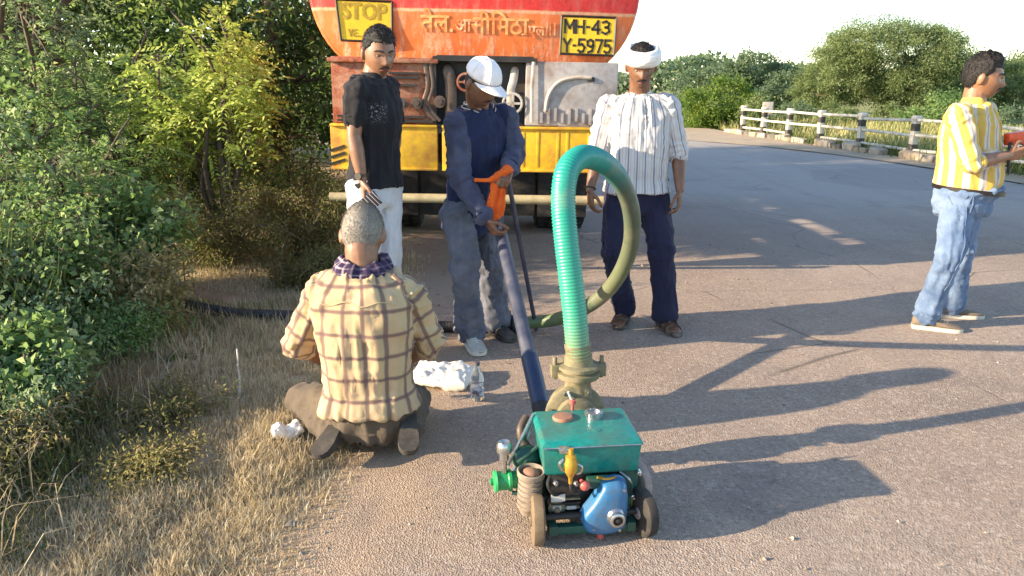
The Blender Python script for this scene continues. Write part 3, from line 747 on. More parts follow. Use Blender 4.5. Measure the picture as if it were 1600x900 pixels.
g = G(); g.lathe(P(905, 572, 2.69), P(899, 500, 2.70) - P(905, 572, 2.69), [(.050, 0), (.051, .012), (.049, .02), (.049, .07), (.051, .075), (.051, .09), (.047, .095)], 22); g.build('hose_clamp', M_CAST, hose)
g = G(); g.lathe(P(797, 507, 4.48), Vector((1, -.1, 0)), [(.05, -.06), (.055, -.03), (.085, -.03), (.09, -.02), (.09, .0), (.062, .004), (.062, .02), (.088, .024), (.088, .042), (.05, .05), (.05, .10)], 24); g.build('coupling', M_BLACKP, hose)
bp = []
for q in ((797, 506, 4.48), (740, 507, 4.46), (690, 505, 4.46), (600, 504, 4.47), (500, 503, 4.5), (440, 502, 4.52), (380, 499, 4.53), (330, 497, 4.56), (285, 492, 4.62), (250, 489, 4.75)):
    w = P(*q); w.z = max(gz1(w.x, w.y), 0) + .030; bp.append(w)
M_BLKHOSE = worn('dusty_black_rubber', (.016, .016, .02), (.09, .075, .06), .3, .55, scale=12)
bh = hose_obj('black_hose', bp, .036, .02, .0018, M_BLKHOSE, 14); tag(bh, 'black hose lying across the dirt verge behind the kneeling man', 'hose')

def pipe(name, label, cat, segs, thin=12):
    e = thing(name, label, cat, segs[0][1])
    for nm, a, b, r_, mt in segs: G().cyl(a, b, r_, 20).build(nm, mt, e, origin=segs[0][1])
    return e
M_GRPIPE = worn('grey_blue_pipe', (.045, .052, .085), (.13, .13, .155), .3, .35, scale=8)
M_BLPIPE = worn('navy_sleeve', (.018, .032, .085), (.06, .065, .09), .2, .35, scale=10)
A = P(856, 682, 2.87); B = P(783, 366, 4.03)
L_ = lambda t: A.lerp(B, t)
pipe('delivery_pipe', 'long dark grey pipe with navy end sleeve, held by the man in the cap', 'pipe',
     [('sleeve_end', L_(.0), L_(.12), .041, M_BLACKP), ('sleeve', L_(.121), L_(.33), .041, M_BLPIPE), ('pipe', L_(.331), L_(1), .0345, M_GRPIPE)])
A2 = P(790, 258, 4.02); B2 = Q(838, 4.46, .01)
pipe('iron_rod', 'thin dark rod standing on the road behind the long grey pipe', 'rod', [('shaft', A2, B2, .013, M_GRPIPE)])

# ------------------------------------------------------------------ bottle, sack, scrap
n = NT('clear_plastic'); M_CLEAR = n.fin((.9, .93, .95), .06, Transmission_Weight=.92, IOR=1.3)
M_WCAP = worn('bottle_cap', (.10, .10, .12), (.05, .05, .05), .1, .4)
bl = ground(746, 624)
bt = thing('water_bottle', 'small clear plastic bottle standing on the road beside the white sack', 'bottle', bl)
g = G(); pr = [(.0, .002), (.026, .0), (.033, .006)]
for k in range(5): pr += [(.033, .014 + k * .017), (.030, .020 + k * .017), (.033, .026 + k * .017)]
pr += [(.033, .115), (.026, .142), (.013, .168), (.012, .18)]
g.lathe((0, 0, 0), (0, 0, 1), pr, 24); g.build('bottle_body', M_CLEAR, bt)
g = G(); g.lathe((0, 0, .180), (0, 0, 1), [(.014, 0), (.014, .018), (.0, .02)], 16); g.build('bottle_cap', M_WCAP, bt)
n = NT('bottle_label'); M_LBL = n.fin(n.ramp(n.noise(n.obj(), 40, 3), [(.4, (.55, .55, .6)), (.6, (.14, .12, .16))]), .5)
g = G(); g.lathe((0, 0, .03), (0, 0, 1), [(.0335, 0), (.0342, .001), (.0342, .036), (.0335, .037)], 24); g.build('bottle_label', M_LBL, bt)

def cushion(name, c, size, rot, amp, fr, mat, seed, nx=44, ny=34):
    u = np.linspace(-1, 1, nx); v = np.linspace(-1, 1, ny); vs = []; fs = []
    for side in (1, -1):
        for b in v:
            for a in u:
                e = max(0, (1 - abs(a) ** 4) * (1 - abs(b) ** 4)) ** .5
                vs.append((a * size[0], b * size[1], side * size[2] * e))
    V = np.array(vs); V[:, 2] += amp * fbm(V * fr, seed, 4) * (np.abs(V[:, 2]) > 1e-4) + amp * .8 * (1 - np.abs(vnoise(V * fr * .7, seed + 5)) * 2) * (V[:, 2] > 0)
    V[:, 2] += amp * .16 * (1 - np.abs(vnoise(np.stack([V[:, 0] * fr * 2.6 + V[:, 1] * fr, V[:, 1] * fr * 1.2, V[:, 0] * 0], -1), seed + 8)) * 3) * (V[:, 2] > 0)
    V[:, :2] += .6 * amp * fbm(V * fr * .5, seed + 3, 2)[:, None]
    for s in (0, 1):
        for j in range(ny - 1):
            for i in range(nx - 1):
                k = s * nx * ny + j * nx + i; f = (k, k + 1, k + nx + 1, k + nx); fs.append(f if s == 0 else f[::-1])
    M = Matrix.Rotation(rot, 3, 'Z')
    g = G(); g.add([M @ Vector(p) for p in V], fs); m = g.mesh(name)
    bm = bmesh.new(); bm.from_mesh(m); bmesh.ops.remove_doubles(bm, verts=bm.verts, dist=1e-5); bm.to_mesh(m); bm.free()
    o = link_mesh(name, m, mat, angle=180); o.location = c; return o
n = NT('white_plastic_weave'); o = n.obj(); f = n.noise(o, 18, 5); M_SACK = n.fin(n.mix(n.ramp(f, [(.4, 0.0), (.65, .6)]), (.80, .77, .70), (.58, .53, .46)), .55)
n.bump(f, .4, .01)
s0 = ground(692, 596); s0.z = .034
o = cushion('white_sack', s0, (.165, .125, .034), R(-14), .022, 11, M_SACK, 4); tag(o, 'crumpled white plastic sack lying on the road by the kneeling man', 'sack')

# ------------------------------------------------------------------ people
def remesh(g, name, voxel, smooth=2, dec=None):
    m = g.mesh(name); o = bpy.data.objects.new(name, m); COL.objects.link(o)
    md = o.modifiers.new('r', 'REMESH'); md.mode = 'VOXEL'; md.voxel_size = voxel; md.use_smooth_shade = True
    if smooth:
        sm = o.modifiers.new('s', 'SMOOTH'); sm.factor = .5; sm.iterations = smooth
    if dec:
        d = o.modifiers.new('d', 'DECIMATE'); d.ratio = dec
    dg = bpy.context.evaluated_depsgraph_get()
    r = bpy.data.meshes.new_from_object(o.evaluated_get(dg)); bpy.data.objects.remove(o); bpy.data.meshes.remove(m)
    r.name = name; return r
def co_no(m):
    n = len(m.vertices); a = np.empty(n * 3, np.float32); b = np.empty(n * 3, np.float32)
    m.vertices.foreach_get('co', a); m.vertex_normals.foreach_get('vector', b)
    return a.reshape(-1, 3).astype(float), b.reshape(-1, 3).astype(float)
def set_co(m, v):
    m.vertices.foreach_set('co', v.astype(np.float32).ravel()); m.update()

def cloth(g, name, bones, mat, parent, origin, voxel=.010, fold=.006, seed=1, smooth=3, freq=1.0, dec=None):
    """bones: (a, b, radius, side vector, v offset). Remesh, give cloth coordinates, push folds in."""
    m = remesh(g, name, voxel, smooth, dec); co, no = co_no(m)
    best = np.full(len(co), 1e9); U = np.zeros(len(co)); V = np.zeros(len(co)); K = np.zeros(len(co)); ID = np.zeros(len(co))
    for bi, (a, b, r, side, off) in enumerate(bones):
        a = np.array(a, float); b = np.array(b, float); d = b - a; L = np.linalg.norm(d); d /= L
        s = np.array(side, float); s = s - d * s.dot(d); s /= np.linalg.norm(s); f = np.cross(d, s)
        q = co - a; t = q @ d; tc = np.clip(t, 0, L)
        dist = np.linalg.norm(q - tc[:, None] * d, axis=1) / r
        w = dist < best
        best[w] = dist[w]; U[w] = (np.arctan2(q @ f, q @ s) * r)[w]; V[w] = (off + t)[w]
        K[w] = np.minimum(t, L - t)[w]; ID[w] = bi
    uv = np.stack([U, V, ID], -1)
    # folds: tight rings near the joints, long soft drapes elsewhere
    w1 = np.stack([U / .11, V / .034 + 1.6 * vnoise(co * 7, seed), ID * 3.7], -1) * freq
    w2 = np.stack([U / .045, V / .20 + vnoise(co * 4, seed + 2), ID * 2.1 + 5], -1) * freq
    rg = lambda x: (1 - np.abs(x) * 2.6)
    near = np.exp(-(np.abs(K) / .09) ** 2)
    w3 = np.stack([U / .03 + V / .09, V / .07 - U / .10 + vnoise(co * 6, seed + 4), ID * 5.1], -1) * freq
    d = fold * (.25 + (.35 + 1.1 * near) * rg(vnoise(w1, seed + 3)) + .8 * rg(vnoise(w2, seed + 7)) + .45 * rg(vnoise(w3, seed + 11)) + .8 * fbm(co * 9, seed + 9, 2))
    d = np.maximum(d, -.0035)
    set_co(m, co + no * d[:, None])
    at = m.attributes.new('cloth', 'FLOAT_VECTOR', 'POINT'); at.data.foreach_set('vector', uv.astype(np.float32).ravel())
    return link_mesh(name, m, mat, parent, True, 0, origin, 180)

def skin_mat(name, col, stub=.25):
    n = NT(name); o = n.obj(); f = n.noise(o, 26, 4, .6)
    c = n.mix(n.ramp(f, [(.35, 0.0), (.7, 1.0)]), col, tuple(x * .72 for x in col))
    n.bump(n.noise(o, 160, 3), .18, .002)
    return n.fin(c, n.ramp(n.noise(o, 60, 4), [(.35, .34), (.65, .58)]), 0, .5, Subsurface_Weight=.08, Subsurface_Radius=(.012, .005, .003))
def hair_mat(name, col, col2):
    n = NT(name); o = n.obj(); f = n.noise(n.scale(o, (1, 1, .25)), 190, 4, .7); b = n.noise(o, 35, 4)
    c = n.mix(n.ramp(f, [(.35, 0.0), (.68, 1.0)]), col, col2)
    n.bump(n.math('ADD', f, b), .8, .006)
    return n.fin(c, .55, 0, .35)
def fabric(name, fn, weave=420, bumpk=.25, rough=.85):
    n = NT(name); c = n.attr('cloth'); o = n.obj()
    col = fn(n, n.sep(c), o)
    w = n.noise(o, weave, 2); f = n.noise(o, 30, 5, .6)
    n.bump(n.math('ADD', n.math('MULTIPLY', w, .5), f), bumpk, .008)
    return n.fin(col, rough, 0, .2, Sheen_Weight=.08)
def band(n, x, period, width, off=0.0, soft=.04):
    """1 inside stripes of the given width repeated every period"""
    t = n.math('FRACT', n.math('ADD', n.math('DIVIDE', x, period), off + 100.0))
    d = n.math('ABSOLUTE', n.math('SUBTRACT', t, .5))
    return n.ramp(d, [(max(width / period / 2 - soft, 0), 1.0), (width / period / 2 + soft, 0.0)])

Z = Vector((0, 0, 1))
class Head:
    def __init__(s, c, fwd, size=1.0):
        s.c = Vector(c); s.f = Vector(fwd).normalized(); s.r = s.f.cross(Z).normalized(); s.u = s.r.cross(s.f); s.k = size
    def w(s, x, y, z): return s.c + (s.r * x + s.f * y + s.u * z) * s.k
    def shape(s, dx, dy, dz):
        """skull and face surface for unit directions (arrays), in head coordinates"""
        x = .0775 * dx; y = .099 * dy; z = .118 * dz
        hb = np.clip(np.sqrt(dx * dx + dy * dy), .2, 1) ** -.16; x = x * np.where(dz > 0, hb, 1); y = y * np.where(dz > 0, hb, 1); z = z * .985
        lo = np.clip(-dz, 0, 1); fr = np.clip(dy, 0, 1); bk = np.clip(-dy, 0, 1)
        x = x * (1 - .30 * lo ** 1.6) * (1 - .06 * fr)
        y = y * (1 - .42 * lo * bk) - .010 * np.clip(dz, 0, 1) * fr
        g = lambda a, m, w: np.exp(-((a - m) / w) ** 2)
        y = y + fr * (.004 * lo + .014 * lo ** 2)
        y = y + fr * (.005 * g(z, .024, .009) * g(x, 0, .05) - .011 * g(z, .004, .013) * (g(x, .031, .015) + g(x, -.031, .015)))
        nose = np.where(z > -.034, np.clip((.020 - z) / .054, 0, 1), np.clip(1 - (-.034 - z) / .010, 0, 1))
        y = y + fr * .025 * nose * g(x, 0, .0105 + .006 * np.clip(-z / .034, 0, 1))
        y = y + fr * (.006 * g(z, -.062, .011) * g(x, 0, .024) - .004 * g(z, -.0625, .003) * g(x, 0, .022) + .008 * g(z, -.100, .014) * g(x, 0, .020) - .004 * g(z, -.082, .007) * g(x, 0, .02))
        y = y + fr * .004 * g(z, -.020, .016) * (g(x, .045, .018) + g(x, -.045, .018))
        return x, y, z
    def pts(s, nu=56, nv=44, scale=1.0):
        t = np.linspace(.02, math.pi - .02, nv); a = np.linspace(0, 2 * math.pi, nu, endpoint=False)
        T, A = np.meshgrid(t, a, indexing='ij')
        return np.sin(T) * np.sin(A), np.sin(T) * np.cos(A), np.cos(T)
    def add_to(s, g):
        dx, dy, dz = s.pts(64, 54); x, y, z = s.shape(dx, dy, dz)
        g.rings([[s.w(x[i, j], y[i, j], z[i, j]) for j in range(x.shape[1])] for i in range(x.shape[0])])
        for q in (-1, 1):
            rot = Matrix((s.r, s.f, s.u)).transposed() @ Matrix.Rotation(q * R(-20), 3, 'Z') @ Matrix.Rotation(R(-10), 3, 'X')
            g.ell(s.w(q * .081, -.012, -.006), (.012 * s.k, .021 * s.k, .034 * s.k), rot, 12, 8)
    def surf(s, x, z, lift=0.0):
        """point on the front of the face at lateral x, height z"""
        dz = np.clip(z / .118, -1, 1); best = None
        h = math.sqrt(max(1 - dz * dz, 1e-4)); a = np.linspace(-1.5, 1.5, 241)
        X, Y, Zz = s.shape(h * np.sin(a), h * np.cos(a), np.full_like(a, dz))
        k = int(np.argmin(np.abs(X - x))); return s.w(X[k], Y[k] + lift, Zz[k])

def hand(g, wr, d, n, th, curl=(.3, .45, .35), k=1.0, thumb=.6):
    """wr wrist, d hand direction, n palm normal, th towards the thumb"""
    d = Vector(d).normalized(); n = Vector(n); n = (n - d * n.dot(d)).normalized()
    t = d.cross(n); t = t if t.dot(Vector(th)) > 0 else -t
    kn = []
    for off, ln in ((.031, .090), (.0105, .095), (-.0105, .090), (-.030, .081)):
        b = wr + t * off * .62 * k; e = wr + (d * ln + t * off) * k
        g.capsule(b + d * .012 * k, e, .0125 * k, .0115 * k, 10, 3); kn.append(e)
    g.capsule(wr + (d * .025 + t * .012) * k, wr + (d * .07 + t * .004) * k, .0135 * k, .014 * k, 10, 3)
    ax = t
    for e, L, sp in zip(kn, (.072, .080, .074, .058), (.05, .01, -.03, -.09)):
        p = e; ang = 0; dd = (d + t * sp).normalized()
        for j, fr in enumerate((.45, .31, .24)):
            ang += curl[j]; q = p + (dd * math.cos(ang) + n * math.sin(ang)) * (L * fr * k)
            g.capsule(p, q, (.0092 - .0008 * j) * k, (.0086 - .0008 * j) * k, 8, 3); p = q
    b = wr + (d * .022 + t * .024 + n * .004) * k; q1 = b + (d * .030 + t * .028 + n * .012 * (1 + thumb)) * k
    q2 = q1 + (d * .030 + t * .008 + n * .014 * thumb * 1.6) * k; q3 = q2 + (d * .024 - t * .004 + n * .012 * thumb * 1.6) * k
    g.capsule(b, q1, .0145 * k, .0115 * k, 9, 3); g.capsule(q1, q2, .0110 * k, .0098 * k, 9, 3); g.capsule(q2, q3, .0098 * k, .0082 * k, 9, 3)

def shoe(parent, origin, ank, d, mats, L=.27, gz=0.0, up=None, name='shoe', lace=True):
    d = Vector(d).normalized(); up = Vector(up).normalized() if up else Z
    s = d.cross(up).normalized(); up = s.cross(d)
    base = Vector(ank) - up * .085
    prof = [(-.065, .026, .030, .062), (-.055, .036, .036, .085), (-.02, .038, .040, .095), (.02, .038, .040, .090), (.06, .042, .032, .072), (.10, .047, .026, .056), (.14, .049, .022, .044), (.175, .044, .019, .036), (.20, .030, .016, .028), (.207, .015, .014, .022)]
    kk = L / .272; g = G(); rs = []
    for x, hw, zb, zt in prof:
        row = []
        for j in range(20):
            a = 2 * math.pi * j / 20; cx_ = math.cos(a); sz = math.sin(a)
            zz = .012 + (zt - .012) * (.5 + .5 * sz) if True else 0
            w_ = hw * math.copysign(abs(cx_) ** .75, cx_) * (1 if sz < .3 else 1 - .25 * (sz - .3))
            row.append(base + d * x * kk + s * w_ * kk + up * zz)
        rs.append(row)
    g.rings(rs); o = g.build(name, mats[0], parent, True, 0, origin, 80)
    ol = []
    for x, hw, zb, zt in prof: ol.append((x * kk, hw * 1.08 * kk))
    poly = [(x, w_) for x, w_ in ol] + [(x, -w_) for x, w_ in ol[::-1]]
    g = G(); n_ = len(poly)
    g.rings([[base + d * x + s * y + up * z for x, y in poly] for z in (-.004, .014, .020)]); sl = g.build('sole', mats[1], o, True, 0, origin, 40)
    if not lace: return o
    g = G()
    for i in range(5):
        x = .045 + i * .018; z = .078 - i * .0075
        g.tube([base + d * (x * kk) + s * -.020 + up * (z - .004), base + d * (x * kk + .004) + up * (z + .004), base + d * (x * kk) + s * .020 + up * (z - .004)], .003, 5)
    g.build('lace', mats[1], o, True, 0, origin)
    return o

def feature_arc(H, pts, rad, lift):
    return [H.surf(x, z, lift) for x, z in pts], rad

def person(name_, J, H, skin, cfg, origin):
    """J joints in the world; returns the Empty"""
    e = thing('person', cfg['label'], 'person', origin, cfg.get('group'))
    fs = cfg.get('k', 1.0); W = cfg.get('w', 1.0)
    sl, sr, hl, hr = J['sl'], J['sr'], J['hl'], J['hr']; nb = J['nb']; pv = (hl + hr) / 2
    sside = (sr - sl).normalized(); hside = (hr - hl).normalized(); spine = (nb - pv); up = spine.normalized()
    def tor(t, hw, hd, ex, fx=0.0):
        c = pv.lerp(nb, t); s_ = hside.lerp(sside, min(max(t, 0), 1)); s_ = (s_ - up * s_.dot(up)).normalized(); f = up.cross(s_)
        bow = cfg.get('bow', 0.0) * math.sin(math.pi * min(max(t, 0), 1))
        return (c + f * (fx + bow), s_, f, hw * W, hd * cfg.get('d', 1.0), ex)
    belly = cfg.get('belly', 0.0)
    R0 = [(-.16, .10, .08, 2, 0), (-.10, .150, .105, 2.2, 0), (0.0, .163, .112, 2.3, 0), (.18, .150, .104 + belly, 2.2, .0 + belly * .6), (.38, .148, .104 + belly * .8, 2.2, belly * .6), (.6, .165, .112 + belly * .2, 2.3, .004), (.78, .176, .108, 2.3, 0), (.87, .168, .094, 2.3, -.004), (.93, .140, .082, 2.2, -.006), (.98, .098, .072, 2.1, -.006), (1.03, .066, .062, 2, -.004), (1.07, .05, .052, 2, 0)]
    g = G(); H.add_to(g)
    g.loft([tor(x[0], x[1] - .012, x[2] - .012, x[3], x[4]) for x in R0])
    neck_top = H.w(0, -.020, -.060)
    g.limb([nb - up * .03, nb.lerp(neck_top, .5), neck_top], [.066 * cfg.get('nk', 1), .060 * fs * cfg.get('nk', 1), .058 * fs * cfg.get('nk', 1)])
    for S, E_, Wr in ((J['sl'], J['el'], J['wl']), (J['sr'], J['er'], J['wr'])):
        g.limb([S, S.lerp(E_, .4), E_, E_.lerp(Wr, .3), E_.lerp(Wr, .75), Wr], [.046 * fs, .044 * fs, .037 * fs, .040 * fs, .031 * fs, .024 * fs])
    for Hp, Kn, An in ((J['hl'], J['kl'], J['al']), (J['hr'], J['kr'], J['ar'])):
        g.limb([Hp, Hp.lerp(Kn, .4), Kn, Kn.lerp(An, .35), Kn.lerp(An, .8), An], [.070, .062, .046, .044, .038, .036])
    for hk in ('handl', 'handr'):
        if hk in cfg: hand(g, *cfg[hk])
    if cfg.get('barefoot'):
        for An, d in ((J['al'], cfg['toel']), (J['ar'], cfg['toer'])):
            d = Vector((d[0], d[1], 0)).normalized(); b = Vector((An.x, An.y, .045)); s_ = d.cross(Z)
            g.capsule(b - d * .04, b + d * .05, .034, .034, 12); g.limb([An, b + d * .03], [.038, .036])
            for i, (o_, ln) in enumerate(((-.026, .16), (-.010, .168), (.006, .160), (.020, .150), (.033, .135))):
                q = s_ * (o_ if True else 0); g.limb([b + q * .6 + d * .02, b + q + d * (ln - .05) - Z * .012, b + q + d * ln - Z * .022], [.026, .017, .0105])
    bm_ = remesh(g, 'body', .0058, 1, .30)
    link_mesh('body', bm_, skin, e, True, 0, origin, 180)
    O = origin
    # face: eyes, brows, lips, moustache
    for q in (-1, 1):
        c = H.w(q * .0315, .0, .004); sp_ = H.surf(q * .0315, .004); c = sp_ - H.f * .0068 * H.k
        g = G(); rot = Matrix((H.r, H.f, H.u)).transposed(); g.ell(c, (.0135 * H.k, .010 * H.k, .0075 * H.k), rot, 14, 8); ey = g.build('eye', M_EYE, e, True, 0, O)
        g = G(); g.ell(c + H.f * .0058 * H.k - H.u * .0012, (.0058, .0048, .0062), rot, 10, 6); g.build('iris', M_IRIS, ey, True, 0, O)
        g = G(); g.tube([H.surf(q * x, z, .0018) for x, z in ((.047, .008), (.040, .0125), (.0315, .014), (.022, .0115), (.017, .005))], [.002, .0034, .0038, .0034, .002], 6); g.build('eyelid', skin, ey, True, 0, O)
        g = G(); g.tube([H.surf(q * x, z, .001) for x, z in ((.053, .022), (.044, .029), (.032, .031), (.020, .028), (.013, .024))], [.0018, .0042, .005, .005, .003], 6); g.build('eyebrow', cfg['hair'], e, True, 0, O)
    g = G()
    for zz, r_ in ((-.0585, .0038), (-.0665, .0048)):
        g.tube([H.surf(x, zz + (.003 if abs(x) > .015 else 0) * (1 if zz > -.06 else -.6) - .0015 * (abs(x) > .02), .0005) for x in (-.024, -.016, -.008, 0, .008, .016, .024)], [.001, r_ * .8, r_, r_ * .95, r_, r_ * .8, .001], 6)
    g.build('lips', M_LIP, e, True, 0, O)
    if cfg.get('moustache'):
        mk = cfg['moustache']; g = G()
        g.tube([H.surf(x, z, .002) for x, z in ((-.030, -.060), (-.022, -.053), (-.012, -.0485), (0, -.047), (.012, -.0485), (.022, -.053), (.030, -.060))], [.0015, .0045 * mk, .0062 * mk, .0052 * mk, .0062 * mk, .0045 * mk, .0015], 8); g.build('moustache', cfg['hair'], e, True, 0, O)
    if cfg.get('hairline'): hair(H, cfg, e, O)
    # shirt
    sh = cfg['shirt']; ez = sh.get('ease', .019); g = G(); hem = sh.get('hem', -.12)
    Rs = [(hem, sh.get('hemw', .168), sh.get('hemd', .122) + belly * .4, 2.3, belly * .4)] + [(t, hw, hd, ex, fx) for t, hw, hd, ex, fx in R0 if t > hem + .06 and t < 1.03]
    rr = []
    for t, hw, hd, ex, fx in Rs:
        c, a, b, w_, d_, ex2 = tor(t, hw, hd, ex, fx); rr.append((c, a, b, w_ + ez, d_ + ez, ex2))
    g.loft(rr)
    bones = [(pv - up * .3, nb, .16, sside, 0.0)]
    cuffs = []
    for S, E_, Wr, key in ((J['sl'], J['el'], J['wl'], 'l'), (J['sr'], J['er'], J['wr'], 'r')):
        sv = sh.get('sleeve' + key, sh.get('sleeve', 1.0)); k2 = sh.get('sr', 1.0)
        Sh = S + (nb - S) * .16 - up * .006
        if sv <= 1:
            T = S.lerp(E_, sv); g.limb([Sh, S, S.lerp(T, .5), T], [.063 * fs, .0625 * fs, .062 * k2, .060 * k2]); cuffs.append((T, T - S, .057 * k2))
        else:
            T = E_.lerp(Wr, sv - 1); g.limb([Sh, S, S.lerp(E_, .5), E_, E_.lerp(T, .5), T], [.063 * fs, .0625 * fs, .058 * k2, .052 * k2, .050 * k2, .044 * k2]); cuffs.append((T, T - E_, .045 * k2))
            bones.append((E_, Wr, .05, sside if abs((Wr - E_).normalized().dot(sside)) < .85 else Z, .3))
        bones.append((S, E_, .058, up.cross(sside), 0.0))
    shirt = cloth(g, 'shirt', bones, sh['mat'], e, O, .0085, sh.get('fold', .006), sh.get('seed', 3), 7, dec=.6)
    for T, d, r_ in cuffs:
        x, y, dd = frame_of(d); g = G(); g.tube([T + (x * math.cos(a) + y * math.sin(a)) * r_ * .98 - dd * .004 for a in (2 * math.pi * i / 22 for i in range(22))], .0055, 6, closed=True)
        if sh.get('cuff'): cu = g.build('cuff', sh['cuff'], shirt, True, 0, O)
    if sh.get('collar'):
        kind, cm = sh['collar']; g = G(); f = up.cross(sside); n_ = 26; lo = []; hi = []; lo2 = []
        for i in range(n_):
            a = 2 * math.pi * (i + .5) / n_; open_ = max(0, math.cos(a)) ** 6     # a = 0 in front
            dirv = f * math.cos(a) + sside * math.sin(a)
            c = nb - up * (.010 + .025 * open_) + f * .006
            tall = .030 if kind == 'band' else .040
            hi.append(c + dirv * .064 + up * tall * (1 - .6 * open_)); lo.append(c + dirv * .073 + up * -.012)
            lo2.append(c + dirv * (.088 if kind == 'polo' else .076) + up * (-.010 if kind == 'polo' else .0) - up * .018 * open_)
        g.rings([[p - (p - nb).normalized() * .006 for p in hi], hi, lo2, lo], cap=False); g.build('collar', cm, shirt, True, 0, O, 60)
    # trousers
    tr = cfg['trousers']; g = G(); k3 = tr.get('k', 1.0); tt = tr.get('top', .10)
    g.loft([(lambda q: (q[0], q[1], q[2], q[3] + tr.get('ease', .012), q[4] + tr.get('ease', .012), q[5]))(tor(t, hw, hd, 2.3, fx)) for t, hw, hd, fx in ((-.17, .10, .09, 0), (-.10, .150, .108, 0), (0, .158, .110, 0), (tt, .152, .108 + belly * tr.get('bl', .3), belly * tr.get('bl', .3) * 1.4))])
    bones = [(pv - up * .1, pv + up * .15, .15, hside, 0.0)]
    for Hp, Kn, An in ((J['hl'], J['kl'], J['al']), (J['hr'], J['kr'], J['ar'])):
        T = An + (Kn - An).normalized() * tr.get('lift', .0)
        if 'shank' in tr: T = Kn.lerp(An, tr['shank'])
        g.limb([Hp, Hp.lerp(Kn, .5), Kn, Kn.lerp(T, .5), T], [.094 * k3, .084 * k3, .068 * k3, .066 * k3, tr.get('hemr', .060)])
        bones.append((Hp, Kn, .085, up.cross(hside), 0.0)); bones.append((Kn, An, .065, up.cross(hside) if abs((An - Kn).normalized().dot(up)) > .5 else Z, .4))
    cloth(g, 'trousers', bones, tr['mat'], e, O, .009, tr.get('fold', .007), tr.get('seed', 8), 3, dec=.6)
    return e

def unit_(v): return v / np.maximum(np.linalg.norm(v, axis=-1, keepdims=True), 1e-9)
def hair(H, cfg, e, O):
    hl = cfg['hairline']; dx, dy, dz = H.pts(96, 70)
    x, y, z = H.shape(dx, dy, dz)
    P_ = np.stack([x, y, z], -1).reshape(-1, 3)
    nz = fbm(P_ * 55, 3, 3).reshape(x.shape); nz2 = fbm(P_ * np.array([90, 90, 30]), 13, 3).reshape(x.shape)
    front = hl['front']; side = hl.get('side', -.02); back = hl.get('back', -.06); vol = hl.get('vol', .010)
    line = np.where(dy > .55, front, np.where(dy > -.05, side + (front - side) * np.clip((dy - .05) / .5, 0, 1) ** 1.3, back + (side - back) * np.clip((dy + .6) / .55, 0, 1)))
    lift = np.clip((z - line) / .035 + .25 * nz, 0, 1)
    th = vol * (.35 + .65 * np.clip(dz, 0, 1) * (1 + hl.get('quiff', 0) * np.clip(dy, 0, 1) * 2)) * lift ** .6 * (1 + .15 * nz + .25 * nz2) + np.where(lift > 0, .002, -.006)
    s = 1 + th / .09
    vs = []
    for i in range(x.shape[0]):
        for j in range(x.shape[1]):
            vs.append(H.w(x[i, j] * s[i, j], y[i, j] * s[i, j], z[i, j] * s[i, j]))
    nu = x.shape[1]; fs = []
    for i in range(x.shape[0] - 1):
        for j in range(nu):
            j2 = (j + 1) % nu
            if max(lift[i, j], lift[i, j2], lift[i + 1, j], lift[i + 1, j2]) > 0: fs.append((i * nu + j, i * nu + j2, (i + 1) * nu + j2, (i + 1) * nu + j))
    if fs:
        g = G(); g.add(vs, fs); m = g.mesh('hair')
        bm = bmesh.new(); bm.from_mesh(m); bmesh.ops.delete(bm, geom=[v for v in bm.verts if not v.link_faces], context='VERTS'); bmesh.ops.recalc_face_normals(bm, faces=bm.faces); bm.to_mesh(m); bm.free()
        link_mesh('hair', m, cfg['hair'], e, True, 0, O, 180)
        r = np.random.default_rng(len(vs)); V = np.array([tuple(v) for v in vs]).reshape(*x.shape, 3); ii, jj = np.where(lift > .25)
        n_ = hl.get('strands', 2600); k = r.integers(0, len(ii), n_); p0 = V[ii[k], jj[k]] + r.normal(0, .0015, (n_, 3)); nrm = unit_(p0 - np.array(H.c))
        fl = unit_(np.array(H.f) * hl.get('comb', -.4) - np.array(H.u) * .9 + r.normal(0, .35, (n_, 3))); fl = unit_(fl - nrm * (fl * nrm).sum(1)[:, None]); L = (hl.get('len', .016) * (.5 + r.random(n_)))[:, None]
        sd = np.cross(nrm, fl) * .0009; mid = p0 + fl * L * .5 + nrm * L * .28; tip = p0 + fl * L + nrm * L * .22; p0 = p0 - nrm * .002
        m2 = np_mesh('hair_strands', np.stack([p0 - sd, p0 + sd, mid + sd, p0 - sd, mid + sd, mid - sd, mid - sd, mid + sd, tip], 1).reshape(-1, 3), n_ * 3, 3)
        tag(link_mesh('hair_strands', m2, cfg['hair'], e, False, 0, O), kind='stuff')

M_EYE = NT('eye_white').fin((.36, .31, .27), .3); M_IRIS = NT('iris').fin((.015, .009, .006), .15)
M_LIP = skin_mat('lip', (.20, .075, .055))
HAIR_BLACK = hair_mat('black_hair', (.006, .005, .005), (.030, .026, .024))
HAIR_GREY = hair_mat('grey_hair', (.19, .17, .145), (.36, .325, .28))
SK1 = skin_mat('skin_brown', (.27, .135, .078)); SK2 = skin_mat('skin_dark_brown', (.195, .092, .052)); SK3 = skin_mat('skin_warm_brown', (.31, .155, .085))
M_SANDAL = worn('sandal_leather', (.045, .035, .03), (.30, .25, .2), .35, .6, scale=20)
M_WATCH = worn('watch_metal', (.20, .17, .12), (.05, .04, .03), .3, .3, .8)

def flat(col, col2=None, sc=5.0):
    def fn(n, c, o):
        a = n.noise(o, sc, 5, .6)
        return n.mix(n.ramp(a, [(.35, 0.0), (.7, 1.0)]), col, col2 or tuple(x * .7 for x in col))
    return fn
